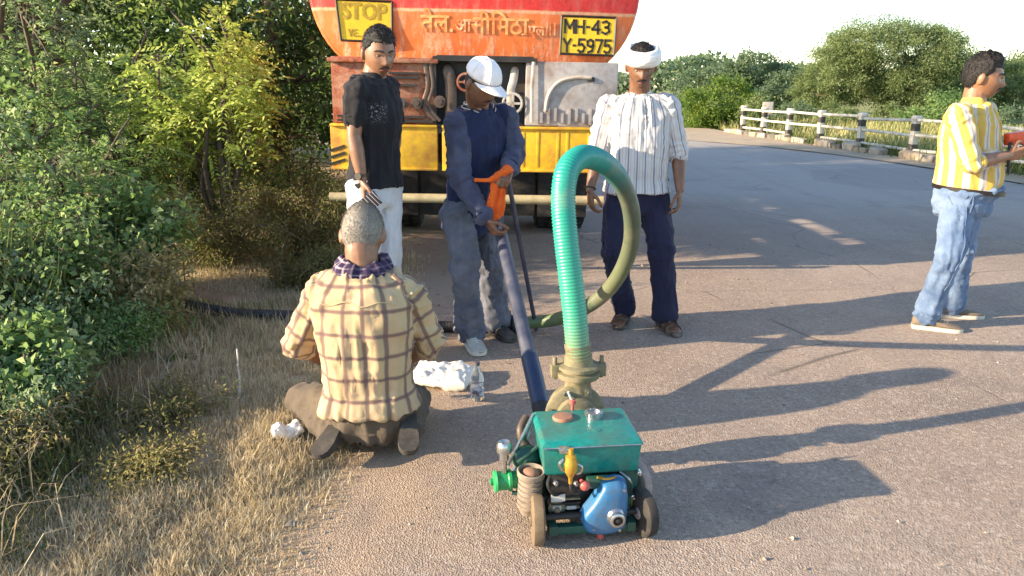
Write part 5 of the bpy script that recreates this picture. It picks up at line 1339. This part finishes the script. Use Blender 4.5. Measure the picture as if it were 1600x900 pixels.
def shrub(name, label, base, h, spread, mat, seed, stems=9, twigs=10, per=26, leaf=(.05, .022), pinnate=False, droop=.3, bark=None, group='wild bushes on the verge', cat='bush', low=.12, up=.5, sz=1.0):
    r = np.random.default_rng(seed); x, y = base; z = gz1(x, y)
    e = thing(name, label, cat, (x, y, z - .02), group); g = G(); pos = []; dr = []; tint = []; ln = []
    for s in range(stems):
        a = 6.283 * (s + r.random()) / stems; out = spread * (.35 + .65 * r.random()) * (0.25 if s == 0 else 1); hh = h * (.70 + .30 * r.random()) * (1 if s < 2 else 1 - .35 * (out / spread) ** 2)
        t = np.linspace(0, 1, 8)[:, None]; c = np.array([math.cos(a), math.sin(a), 0.0]); w = r.normal(0, .05, (8, 3)) * h * t * .7
        pts = c * out * t ** 1.35 + np.array([0, 0, 1.0]) * hh * (t * (1 + droop * .5) - droop * .5 * t ** 2.4) + w
        g.tube([Vector(p) for p in pts], [.014 * h * (1 - .8 * k / 7) + .002 for k in range(8)], 5)
        for k in range(twigs):
            q = low + (1 - low) * r.random() ** .75; f = q * 7; i = min(int(f), 6); p0 = pts[i] + (pts[i + 1] - pts[i]) * (f - i)
            d0 = unit(c * .5 + r.normal(0, .65, 3) + np.array([0, 0, up])); L = spread * (.25 + .35 * r.random()) * (1.1 - .4 * q) * sz
            tt = np.linspace(0, 1, 5)[:, None]; tp = p0 + d0 * L * tt + np.array([0, 0, -1.0]) * L * droop * 1.2 * tt ** 2
            g.tube([Vector(p) for p in tp], [.003 + .002 * h * (1 - v / 4) for v in range(5)], 3)
            tw = r.random()
            if not pinnate:
                u = r.random(per) ** .7; f2 = u * 3.999; ii = f2.astype(int); pp = tp[ii] + (tp[ii + 1] - tp[ii]) * (f2 - ii)[:, None] + r.normal(0, .03 + .02 * h, (per, 3))
                pos.append(pp); dr.append(unit(tp[-1] - tp[0]) * .5 + r.normal(0, .7, (per, 3)) + np.array([0, 0, -.25])); tint.append(.5 * tw + .5 * r.random(per)); ln.append(.6 + .7 * r.random(per))
            else:
                nf = max(3, per // 16)
                for m_ in range(nf):
                    u = .15 + .85 * (m_ + r.random()) / nf; f2 = u * 3.999; ii = int(f2); p1 = tp[ii] + (tp[ii + 1] - tp[ii]) * (f2 - ii)
                    fd = unit(unit(tp[-1] - tp[0]) * .6 + r.normal(0, .55, 3) + np.array([0, 0, .15])); FL = leaf[0] * 5.5 * (.6 + .6 * r.random()); npair = 8
                    v = np.linspace(.12, 1, npair); cen = p1 + fd * FL * v[:, None] + np.array([0, 0, -1.0]) * (FL * .38 * v ** 2)[:, None]
                    sd = unit(np.cross(fd, np.array([0, 0, 1.0]) + r.normal(0, .3, 3)))
                    for sgn in (1, -1):
                        pos.append(cen); dr.append(sd * sgn + fd * .55 + r.normal(0, .12, (npair, 3)) + np.array([0, 0, -.25])); tint.append(np.full(npair, .45 * tw + .4 * r.random()) + .15 * r.random(npair)); ln.append(np.full(npair, 1.0) * (.75 + .35 * np.sin(v * 3)))
    pos = np.concatenate(pos); dr = np.concatenate(dr); tint = np.concatenate(tint); ln = np.concatenate(ln)
    lo = gz1(x, y); pos[:, 2] = np.where(pos[:, 2] < .03, .03 + .05 * r.random(len(pos)), pos[:, 2])
    lv = leaf_verts(pos, dr, leaf[0] * ln, leaf[1] * ln, r)
    finish_plant(e, g, lv, tint, mat, bark or M_BARK); return e

def tree(name, label, base, lobes, trunk_h, n, leaf, mat, seed, clumps=40, sig=.12, trunk_r=.12, group='trees', z=None, shell=.55, cat='tree', sub=5):
    r = np.random.default_rng(seed); x, y = base; z = gz1(x, y) if z is None else z
    e = thing(name, label, cat, (x, y, z - .05), group); g = G(); lb = np.array(lobes, float)
    wt = lb[:, 3] * lb[:, 4] + lb[:, 4] * lb[:, 5]; k = max(int(clumps), 4)
    li = r.choice(len(lb), k * len(lb), p=wt / wt.sum()); d = unit(r.normal(0, 1, (len(li), 3))); rad = shell + (1 - shell) * r.random(len(li)) ** .5
    cen = lb[li, :3] + d * lb[li, 3:] * rad[:, None]
    keep = cen[:, 2] > .1; cen = cen[keep]; size = (.6 + .8 * r.random(len(cen))) * sig * lb[li[keep], 3:].mean(1)
    # trunk and limbs
    top = np.array([r.normal(0, .1), r.normal(0, .1), trunk_h])
    g.tube([Vector((0, 0, -.1)), Vector(top * .35 + r.normal(0, .04, 3)), Vector(top * .7 + r.normal(0, .05, 3)), Vector(top)], [trunk_r * 1.3, trunk_r, trunk_r * .8, trunk_r * .6], 8)
    for L in lb:
        c = L[:3]; s = top * (.55 + .4 * r.random()); mid = (s + c) / 2 + r.normal(0, .1, 3) * L[3]
        g.tube([Vector(s), Vector(mid), Vector(c)], [trunk_r * .5, trunk_r * .33, trunk_r * .12], 6)
        for _ in range(sub):
            t = cen[r.integers(len(cen))]; t = t if np.linalg.norm((t - c) / L[3:]) < 1.2 else c + unit(r.normal(0, 1, 3)) * L[3:] * .8
            g.tube([Vector(mid), Vector((mid + t) / 2 + r.normal(0, .05, 3) * L[3]), Vector(t)], [trunk_r * .22, trunk_r * .13, trunk_r * .04], 4)
    ci = r.integers(0, len(cen), n); off = r.normal(0, 1, (n, 3)) * np.array([1, 1, .62]); pos = cen[ci] + off * size[ci][:, None]
    ok = pos[:, 2] > .02; pos = pos[ok]; ci = ci[ok]; off = off[ok]; m_ = len(pos)
    dr = off * .6 + r.normal(0, .7, (m_, 3)) + np.array([0, 0, -.3]); ctint = r.random(len(cen))
    s = .6 + .8 * r.random(m_)
    lv = leaf_verts(pos, dr, leaf[0] * s, leaf[1] * s, r)
    g_bark = g; finish_plant(e, g_bark, lv, .55 * ctint[ci] + .45 * r.random(m_), mat, M_BARK)
    for c in e.children:
        if c.name.split('.')[0] == 'stem': c.name = 'trunk'
        elif c.name.split('.')[0] == 'foliage': c.name = 'crown'
    return e

GT = 'tall trees behind the roadside bushes'
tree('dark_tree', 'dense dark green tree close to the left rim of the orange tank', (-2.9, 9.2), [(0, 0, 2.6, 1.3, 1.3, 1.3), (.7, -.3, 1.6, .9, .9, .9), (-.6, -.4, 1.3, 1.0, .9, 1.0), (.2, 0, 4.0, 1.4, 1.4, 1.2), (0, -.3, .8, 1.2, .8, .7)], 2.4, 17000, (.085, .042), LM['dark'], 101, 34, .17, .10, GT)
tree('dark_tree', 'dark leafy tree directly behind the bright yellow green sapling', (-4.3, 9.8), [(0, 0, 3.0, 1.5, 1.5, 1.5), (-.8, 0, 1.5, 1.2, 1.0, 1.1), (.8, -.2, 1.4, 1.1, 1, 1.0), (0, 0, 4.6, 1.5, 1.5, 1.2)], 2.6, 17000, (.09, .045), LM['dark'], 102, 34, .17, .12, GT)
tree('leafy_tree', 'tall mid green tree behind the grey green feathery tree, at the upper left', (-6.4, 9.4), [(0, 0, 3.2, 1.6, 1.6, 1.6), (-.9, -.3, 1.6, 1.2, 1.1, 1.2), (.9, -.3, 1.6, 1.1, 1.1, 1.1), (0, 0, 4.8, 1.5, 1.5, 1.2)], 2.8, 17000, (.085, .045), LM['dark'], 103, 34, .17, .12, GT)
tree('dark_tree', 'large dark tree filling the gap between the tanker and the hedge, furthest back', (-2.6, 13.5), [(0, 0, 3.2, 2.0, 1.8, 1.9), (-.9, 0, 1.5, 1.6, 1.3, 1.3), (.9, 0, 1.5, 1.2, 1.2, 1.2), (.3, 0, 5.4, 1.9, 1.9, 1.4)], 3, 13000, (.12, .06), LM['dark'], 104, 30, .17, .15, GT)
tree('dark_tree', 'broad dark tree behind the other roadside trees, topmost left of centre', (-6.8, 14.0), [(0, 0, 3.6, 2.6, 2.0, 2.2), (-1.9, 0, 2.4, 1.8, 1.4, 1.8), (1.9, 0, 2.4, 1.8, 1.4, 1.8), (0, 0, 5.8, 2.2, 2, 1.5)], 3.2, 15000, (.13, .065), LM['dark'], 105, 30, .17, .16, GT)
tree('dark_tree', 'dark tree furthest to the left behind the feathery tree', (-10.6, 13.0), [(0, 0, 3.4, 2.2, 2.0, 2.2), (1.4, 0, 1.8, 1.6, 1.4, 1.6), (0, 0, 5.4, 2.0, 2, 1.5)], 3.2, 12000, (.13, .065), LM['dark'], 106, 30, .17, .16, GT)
# roadside bushes from the yellow sapling to the near verge
shrub('feathery_tree', 'grey green feathery tree rising over the left bushes', (-4.5, 7.1), 3.3, 1.35, LM['grey'], 201, 12, 15, 80, (.050, .018), True, .35, cat='tree', group=None)
shrub('yellow_green_sapling', 'bright sunlit yellow green sapling with drooping feathery leaves', (-2.40, 6.15), 2.15, .62, LM['yel'], 202, 10, 13, 64, (.052, .022), True, .45, cat='sapling', group=None, low=.42, up=.7)
shrub('feathery_bush', 'soft pale green feathery bush in the middle of the left bank', (-2.9, 4.8), 1.25, .60, LM['mid'], 203, 12, 12, 60, (.042, .013), True, .5)
shrub('feathery_bush', 'feathery green bush beside the dark trees, behind the pale green feathery bush', (-3.3, 6.3), 1.75, .75, LM['mid'], 204, 12, 13, 64, (.045, .015), True, .45)
shrub('creeper_bush', 'tangled bush of small pale yellowish leaves under the feathery bush', (-2.65, 4.05), .88, .60, LM['mid'], 205, 13, 11, 34, (.036, .024), False, .5)
shrub('creeper_bush', 'leafy grey green creeper mound at the left edge, halfway up', (-3.2, 4.55), 1.15, .66, LM['grey'], 206, 12, 11, 34, (.040, .026), False, .5)
shrub('creeper_bush', 'mid green leafy mound above the end of the black hose', (-2.55, 4.9), .62, .50, LM['mid'], 207, 12, 11, 34, (.036, .022), False, .45)
shrub('low_bush', 'low grey green bush at the left edge below the yellowish tangle', (-2.5, 3.4), .46, .52, LM['grey'], 208, 13, 11, 34, (.038, .021), False, .5)
shrub('low_bush', 'low spreading green weed next to the bare verge, nearest to the black hose end', (-2.15, 3.8), .30, .38, LM['mid'], 209, 14, 12, 56, (.028, .013), False, .55)
shrub('low_bush', 'low dull green bush where the dry stalks begin, lower left', (-2.15, 3.0), .26, .40, LM['grey'], 210, 14, 12, 54, (.027, .011), False, .5)
shrub('dry_creeper', 'withered tan creeper hanging in front of the yellowish tangle', (-2.08, 4.10), .66, .24, LM['straw'], 211, 8, 9, 26, (.038, .020), False, .7, M_TWIG)
shrub('dry_creeper', 'withered straw coloured creeper at the left edge beside the low grey green bush', (-2.78, 3.75), .70, .26, LM['straw'], 212, 8, 9, 24, (.038, .020), False, .7, M_TWIG)
shrub('brown_bush', 'brownish dry bush under the yellow green sapling', (-2.3, 5.75), .82, .56, LM['brown'], 213, 15, 14, 60, (.024, .012), False, .4, M_TWIG)
shrub('brown_bush', 'brownish dry bush beside the left end of the yellow bumper', (-1.65, 5.95), .80, .48, LM['brown'], 214, 15, 14, 60, (.024, .012), False, .4, M_TWIG)
shrub('brown_bush', 'dull olive bush half hidden behind the two brown bushes', (-2.05, 6.75), 1.10, .60, LM['mid'], 215, 13, 13, 34, (.036, .020), False, .4)
shrub('brown_bush', 'small brown weed behind the head of the kneeling man', (-1.5, 5.4), .30, .34, LM['brown'], 216, 12, 11, 30, (.028, .014), False, .45, M_TWIG)
shrub('creeper_bush', 'dark leafy bush in the shadow between the feathery tree and the sapling', (-3.25, 7.4), 1.7, .8, LM['dark'], 217, 12, 13, 36, (.06, .034), False, .4)
shrub('creeper_bush', 'mid green leafy bush at the left edge, above the grey green creeper mound', (-4.15, 5.7), 1.75, .85, LM['mid'], 218, 13, 13, 36, (.055, .034), False, .45)

for i_, (lab, x_, y_, h_, s_, m_) in enumerate((('broad leaved pale green weed at the left edge in front of the other bushes', -2.75, 3.75, .78, .42, 'grey'), ('broad leaved green weed right of the feathery bush, above the hose end', -2.45, 4.7, .85, .40, 'mid'),
        ('broad leaved fresh green plant low on the left bank beside the withered weeds', -2.2, 3.15, .38, .34, 'mid'))):
    shrub('broad_leaf_weed', lab, (x_, y_), h_, s_, LM[m_], 450 + i_, 12, 10, 22, (.052, .032), False, .5, group='broad leaved weeds on the left bank', cat='weed')

def blades(name, label, cat, n, samp, hr, wd, mat, seed, lean=.45, curl=.5, flat=0.0):
    r = np.random.default_rng(seed); xy, dens = samp(r, n); n = len(xy); z = np.maximum(ground_z(xy[:, 0], xy[:, 1]), np.where(xy[:, 0] > -1.0, 0.0, -9))
    h = (hr[0] + (hr[1] - hr[0]) * r.random(n) ** 1.6) * dens; a = r.random(n) * 6.283; l = lean * np.abs(r.normal(0, 1, n)) + flat
    out = np.stack([np.cos(a), np.sin(a), np.zeros(n)], -1); b = np.stack([xy[:, 0], xy[:, 1], z - .004], -1)
    up = np.array([0, 0, 1.0]); c1, s1 = np.cos(np.minimum(l, 1.5)), np.sin(np.minimum(l, 1.5)); l2 = np.minimum(l + curl * r.random(n), 1.75); c2, s2 = np.cos(l2), np.sin(l2)
    m1 = b + (up * c1[:, None] + out * s1[:, None]) * (h * .55)[:, None]; t = m1 + (up * c2[:, None] + out * s2[:, None]) * (h * .45)[:, None]
    t[:, 2] = np.maximum(t[:, 2], z + .004)
    sd = np.stack([-np.sin(a), np.cos(a), np.zeros(n)], -1) * (wd * (.6 + .8 * r.random(n)))[:, None] * .5
    V = np.stack([b - sd, b + sd, m1 + sd * .8, b - sd, m1 + sd * .8, m1 - sd * .8, m1 - sd * .8, m1 + sd * .8, t], 1).reshape(-1, 3)
    m = np_mesh(name, V, n * 3, 3, {'tint': np.repeat(r.random(n), 9)}); m.materials.append(mat)
    o = bpy.data.objects.new(name, m); COL.objects.link(o); tag(o, label, cat, kind='stuff')
def patch(x0, x1, y0, y1, thr, fr, seed, clump=.0):
    def f(r, n):
        x = r.uniform(x0, x1, n * 3); y = y0 + (y1 - y0) * r.random(n * 3) ** 1.3
        q = fbm(np.stack([x * fr, y * fr, x * 0], -1), seed, 3); rx = np.clip((x1 - x) / .35, 0, 1) * np.clip((x - x0) / .05, .3, 1)
        k = (q > thr) & (r.random(n * 3) < rx + .05); xy = np.stack([x[k], y[k]], -1)[:n]; d = (.65 + .5 * np.clip(q[k] - thr, 0, 1))[:n] * (.5 + .5 * rx[k][:n]); return xy, d
    return f
GM = dict(straw=leaf_mat('straw_blades', [(0, (.33, .25, .13)), (.5, (.56, .46, .29)), (1, (.72, .65, .47))], .4, .7, (.75, .62, .40)),
          green=leaf_mat('grass_blades', [(0, (.04, .065, .015)), (.5, (.095, .125, .03)), (1, (.21, .21, .07))], .25, .6),
          tan=leaf_mat('tan_blades', [(0, (.17, .12, .06)), (.5, (.31, .24, .13)), (1, (.48, .40, .25))], .35, .75, (.6, .45, .25)))
blades('dry_grass', 'pale dry straw matted over the sandy verge', 'grass', 110000, patch(-1.8, -.60, 1.6, 4.4, -.85, 2.2, 5), (.02, .08), .0032, GM['straw'], 1, 1.0, .7)
blades('dry_grass', 'brownish dry grass on the verge around the black hose', 'grass', 30000, patch(-2.5, -.72, 3.7, 6.6, -.6, 1.6, 6), (.03, .12), .0038, GM['straw'], 2, .8, .7)
blades('green_grass', 'thin green grass growing through the dry verge', 'grass', 7000, patch(-2.6, -1.4, 2.6, 6.6, .15, 1.1, 9), (.04, .14), .004, GM['green'], 3, .7, .7)
blades('dry_stalks', 'tangled dry brown stalks in the lower left corner', 'weeds', 15000, patch(-2.7, -1.5, 1.7, 3.6, -.45, 1.6, 12), (.05, .19), .0034, GM['tan'], 4, 1.0, 1.1)
blades('dry_stalks', 'long bleached straw stalks lying over the lower left weeds', 'weeds', 700, patch(-2.6, -1.45, 1.8, 3.6, -.4, 1.6, 15), (.20, .50), .0042, GM['straw'], 5, 1.1, 1.1)
blades('weeds', 'low green weeds among the dry stalks, lower left', 'weeds', 9000, patch(-2.7, -1.5, 1.8, 3.9, .0, 1.5, 17), (.05, .15), .009, GM['green'], 6, .8, .9)
for i_, (lab, x_, y_, h_, s_, m_) in enumerate((('withered brown weed lowest in the bottom left corner', -2.0, 2.2, .20, .32, 'brown'), ('withered straw coloured weed beside the long bleached stalk', -2.02, 2.65, .24, .34, 'straw'),
        ('low brown weed spreading onto the bare sandy verge, below the white peg', -1.58, 3.05, .14, .28, 'brown'), ('straw coloured weed on the sand left of the white paper scrap', -1.42, 2.6, .08, .22, 'straw'), ('dull green weed at the left edge above the withered brown weed', -2.3, 2.5, .26, .34, 'grey'))):
    shrub('dry_weed', lab, (x_, y_), h_, s_, LM[m_], 400 + i_, 16, 11, 20, (.024, .008), False, .6, M_TWIG, group='low weeds in the lower left', cat='weed', low=.05, sz=1.1)
blades('dry_grass', 'tall pale grass blades in the left bushes', 'grass', 1400, patch(-3.6, -2.2, 3.2, 5.6, -.2, 1.0, 19), (.45, 1.15), .010, GM['green'], 7, .25, .6)
# a few single pieces on the verge
def stick(label, a, b, r_, name='dry_stick'):
    g = G(); a = Vector(a); b = Vector(b); n_ = 6
    g.tube([a.lerp(b, t / n_) + Vector((random.gauss(0, .002), random.gauss(0, .002), random.gauss(0, .002))) for t in range(n_ + 1)], [r_ * (1.1 - .5 * t / n_) for t in range(n_ + 1)], 6)
    o = g.build(name, M_TWIG if name == 'dry_stick' else M_PALE, None, True, 0, None, 180); tag(o, label, 'stick'); return o
w = P(374, 608, 3.33); w2 = P(371, 545, 3.36); w.z = gz1(w.x, w.y) - .01; stick('thin whitish peg standing upright in the verge beside the kneeling man', w, w2, .007, 'white_peg')
w = ground(268, 634, .05); w2 = ground(345, 632, .05); stick('pale straight stick lying on the verge below the white peg', w, w2, .005)
w = ground(60, 628, .25); w2 = ground(112, 655, .14); stick('long bleached curved stalk at the left edge above the dry weeds', w, w2, .006)
pc = ground(448, 674, .06); o = cushion('paper_scrap', pc, (.062, .050, .018), R(30), .020, 20, M_SACK, 9, 26, 22); tag(o, 'crumpled white paper scrap on the ground left of the kneeling man', 'paper')
def rock(label, px, py, s, seed):
    c = ground(px, py, 0); c.z = max(gz1(c.x, c.y), 0) + s * .25
    bm = bmesh.new(); bmesh.ops.create_icosphere(bm, subdivisions=2, radius=s); V = np.array([v.co[:] for v in bm.verts]); d = fbm(V / s * 1.3, seed, 3)
    for v, k in zip(bm.verts, d): v.co *= 1 + .35 * k; v.co.z *= .62
    m = bpy.data.meshes.new('stone'); bm.to_mesh(m); bm.free()
    o = link_mesh('stone', m, M_ROCK, None, True, 0, None, 35); o.location = c; tag(o, label, 'stone')
M_ROCK = worn('grey_stone', (.24, .21, .18), (.38, .31, .23), .3, .9, scale=25, bump=.5)
rock('grey brown stone on the lower left verge among dry grass', 262, 760, .028, 1)
rock('small dark stone on the sandy patch near the bottom of the picture', 455, 822, .020, 2)

# ------------------------------------------------------------------ railing, kerb, far side
nr = NT('black_and_white_post_paint'); o = nr.obj(); zz = nr.math('ADD', nr.sep(o)[2], nr.math('MULTIPLY', nr.math('SUBTRACT', nr.noise(o, 30, 3), .5), .02)); f = nr.noise(o, 14, 5, .7)
bw = nr.ramp(zz, [(0, 0.0), (.27, 1.0), (.55, 0.0), (.70, 1.0)], 'CONSTANT')
M_POST = nr.fin(nr.mix(nr.ramp(f, [(.5, 0.0), (.7, .6)]), nr.mix(bw, (.05, .046, .042), (.56, .52, .44)), (.30, .25, .18)), .7)
M_RAIL = worn('white_rail_paint', (.60, .56, .46), (.30, .25, .18), .38, .7, scale=4)
rail = thing('roadside_railing', 'black and white post and rail fence along the far side of the road', 'railing', (RAILX(18), 18, 0))
RO = Vector((RAILX(18), 18, 0)); ys = [10.7, 12.5, 14.3, 16.15, 18.1, 19.95, 21.7, 23.3, 24.8]
pm = None
for i, y in enumerate(ys):
    x = RAILX(y); zb = .03
    if pm is None:
        g = G(); s = .068; g.rings([[Vector((a * k, b * k, z)) for a, b in ((-s, -s), (s, -s), (s, s), (-s, s))] for z, k in ((-.5, 1), (.79, 1), (.79, 1.25), (.85, 1.25), (.87, .9))]); o = g.build('post', M_POST, rail, True, .008); pm = o.data
    else: o = bpy.data.objects.new('post', pm); COL.objects.link(o); o.parent = rail
    o.location = Vector((x, y, zb)) - RO; o.rotation_euler = (random.gauss(0, .012), random.gauss(0, .012), R(7))
    if i < len(ys) - 1:
        for k, z in enumerate((.76, .46, .17)):
            if i == 5 and k == 2: continue
            g = G(); y2 = ys[i + 1]; dz = random.gauss(0, .015)
            g.cyl(Vector((x, y + .08, z + zb + dz)) - RO, Vector((RAILX(y2), y2 - .08, z + zb + random.gauss(0, .015))) - RO, .034, 8); g.build('rail', M_RAIL, rail)
M_KERB = [worn('kerb_whitewash', (.40, .34, .27), (.24, .19, .13), .5, .9, scale=5, bump=.5), worn('kerb_dark', (.11, .10, .095), (.28, .22, .16), .35, .9, scale=6, bump=.5), worn('kerb_bare_stone', (.34, .27, .19), (.20, .16, .11), .4, .9, scale=6, bump=.5)]
kb = thing('kerb', None, None, (RAILX(17) - .2, 17, 0)); tag(kb, kind='structure'); KO = Vector(kb.location)
y = 8.0; i = 0
while y < 25.5:
    L = random.uniform(.42, .62); hgt = random.uniform(.10, .19); x = RAILX(y) - .22 + random.gauss(0, .03)
    if random.random() > .10:
        bm = bmesh.new(); bmesh.ops.create_cube(bm, size=1); bmesh.ops.bevel(bm, geom=bm.edges[:], offset=.12, segments=1, affect='EDGES')
        for v in bm.verts: v.co += Vector([random.gauss(0, .035) for _ in range(3)]); v.co = Vector((v.co.x * .22, v.co.y * (L - .03), v.co.z * hgt * 1.6))
        m = bpy.data.meshes.new('kerb_stone'); bm.to_mesh(m); bm.free()
        o = link_mesh('kerb_stone', m, M_KERB[(0, 2, 1, 0, 2, 0, 1)[i % 7]], kb, True, 0, None, 30); o.location = Vector((x, y + L / 2, hgt * .30)) - KO; o.rotation_euler = (random.gauss(0, .05), random.gauss(0, .05), R(7) + random.gauss(0, .05))
    y += L; i += 1
mk = Q(1195, 24.2, 0); mb = thing('marker_board', 'small pale square board on a short post at the far end of the railing', 'sign', mk)
g = G(); g.box((0, 0, .45), (.07, .07, .9)); g.build('post', M_PALE, mb, True, .006); g = G(); g.box((0, -.05, .82), (.34, .03, .42)); g.build('board', M_PALE, mb, True, .01)

GF = 'trees and bushes beyond the railing'
def QX(px, Y): return (Q(px, Y, 0).x, Y)
tree('acacia_tree', 'huge rounded olive green tree beyond the railing', QX(1378, 38), [(0, 0, 2.95, 3.5, 3.0, 2.0), (-2.6, -.3, 2.1, 1.9, 2.0, 1.5), (2.5, -.2, 2.0, 2.0, 2.0, 1.5), (-3.7, -.8, 1.2, 1.1, 1.3, .95), (3.6, -.6, 1.1, 1.2, 1.4, 1.0), (.6, -1.4, 1.4, 1.9, 1.3, 1.1), (-1.4, -.3, 3.35, 1.9, 1.7, 1.25), (1.5, -.3, 3.25, 1.9, 1.7, 1.2)], 1.8, 120000, (.105, .045), LM['hazy'], 301, 60, .115, .22, GF)
tree('roadside_tree', 'bright green bushy tree behind the shoulder of the turbaned man', QX(1125, 28.5), [(0, 0, 1.3, 1.1, 1.0, .95), (-.9, 0, 1.0, .8, .8, .85), (.8, -.1, 1.1, .8, .8, .9), (.1, -.3, .5, 1.4, .8, .55)], 1.0, 15000, (.10, .055), LM['lime'], 302, 34, .15, .1, GF)
tree('roadside_tree', 'dark blue green tree standing behind the bright green bushy tree', QX(1172, 44), [(0, 0, 2.4, 1.8, 1.4, 1.25), (-1.6, 0, 1.9, 1.6, 1.3, 1.1), (1.5, 0, 1.9, 1.2, 1.2, 1.1), (-3.4, 0, 1.5, 1.6, 1.2, 1.1), (0, 0, 1.0, 2.6, 1.2, 1.0)], 1.6, 15000, (.16, .085), LM['blue'], 303, 30, .15, .16, GF)
tree('roadside_tree', 'yellowish green bush at the far end of the railing, beside the pale board', QX(1182, 27), [(0, 0, .85, .55, .5, .75), (.2, -.1, .4, .7, .5, .4), (-.5, 0, .5, .5, .5, .5)], .6, 6000, (.09, .045), LM['hazy'], 304, 26, .16, .06, GF, cat='bush')
tree('roadside_tree', 'dull green tree in the gap left of the huge rounded tree', QX(1228, 40), [(0, 0, 1.2, 1.5, 1.2, 1.1), (1.1, 0, .8, 1.2, 1, .8), (-1, 0, .8, 1.2, 1, .9)], .9, 9000, (.15, .08), LM['blue'], 305, 26, .16, .12, GF)
tree('roadside_tree', 'light olive bush in front of the huge tree, over the second railing post', QX(1306, 31), [(0, 0, .8, .75, .7, .75), (.5, 0, .4, .7, .5, .45), (-.6, 0, .4, .6, .5, .45)], .5, 6500, (.10, .05), LM['hazy'], 306, 26, .16, .06, GF, cat='bush')
tree('roadside_tree', 'tall green tree at the right edge behind the man in yellow', QX(1590, 40), [(0, 0, 2.0, 2.5, 1.8, 1.35), (2.5, 0, 2.0, 2.2, 1.8, 1.5), (-1.6, -.4, 1.2, 1.4, 1.2, 1.1)], 1.4, 16000, (.15, .08), LM['hazy'], 307, 30, .15, .18, GF)
tree('roadside_tree', 'dark green bush between the huge tree and the man in yellow', QX(1478, 33), [(0, 0, .9, 1.4, .9, .95), (1.3, 0, .7, 1.1, .8, .8), (-1.3, 0, .6, 1.0, .8, .7)], .7, 10000, (.11, .055), LM['mid'], 308, 28, .16, .08, GF, cat='bush')
tree('roadside_tree', 'dark bluish bush right of the man in yellow, beyond the grass', QX(1600, 27), [(0, 0, .8, 1.1, .9, .9), (1.2, 0, .7, 1.0, .8, .8)], .6, 7000, (.10, .05), LM['blue'], 309, 26, .16, .08, GF, cat='bush')
for i, (px, Y, lab) in enumerate(((1072, 33, 'green bush at the left end of the far road bend'), (1244, 33, 'small dull bush just right of the pale board'), (1395, 34, 'pale bush at the foot of the huge rounded tree'))):
    tree('roadside_tree', lab, QX(px, Y), [(0, 0, .6, .9, .7, .65), (.7, 0, .4, .7, .5, .45)], .4, 5000, (.10, .05), LM[('lime', 'blue', 'hazy')[i]], 320 + i, 26, .16, .06, GF, cat='bush')
blades('field_grass', 'yellowish pasture grass beyond the railing', 'grass', 16000, lambda r, n: (lambda Y: (np.stack([RAILX(Y) + .3 + r.random(n) ** 1.3 * 9, Y], -1), np.ones(n)))(r.uniform(9, 36, n)), (.12, .42), .030, leaf_mat('pasture_blades', [(0, (.12, .15, .04)), (.5, (.27, .26, .10)), (1, (.42, .37, .17))], .2, .7), 8, .4, .5)
blades('green_grass', 'green weeds along the foot of the railing', 'grass', 3500, lambda r, n: (lambda Y: (np.stack([RAILX(Y) + r.normal(.12, .22, n), Y], -1), np.ones(n)))(r.uniform(9, 22, n)), (.08, .36), .020, GM['green'], 9, .5, .6)
# far wood closing the horizon
rr_ = np.random.default_rng(5); n_ = 42000; X_ = rr_.uniform(-70, 190, n_); Y_ = 105 + rr_.normal(0, 4, n_) ; hh = 3.4 + 1.5 * fbm(np.stack([X_ * .09, X_ * 0, X_ * 0], -1), 3, 3); Z_ = rr_.random(n_) ** .6 * hh + .6
lv = leaf_verts(np.stack([X_, Y_, Z_], -1), rr_.normal(0, 1, (n_, 3)), .75, .5, rr_); m = np_mesh('distant_wood', lv, n_, 4, {'tint': np.repeat(rr_.random(n_), 4)}); m.materials.append(LM['blue']); o = bpy.data.objects.new('distant_wood', m); COL.objects.link(o); tag(o, 'low dull green wood along the horizon', 'wood', kind='stuff')
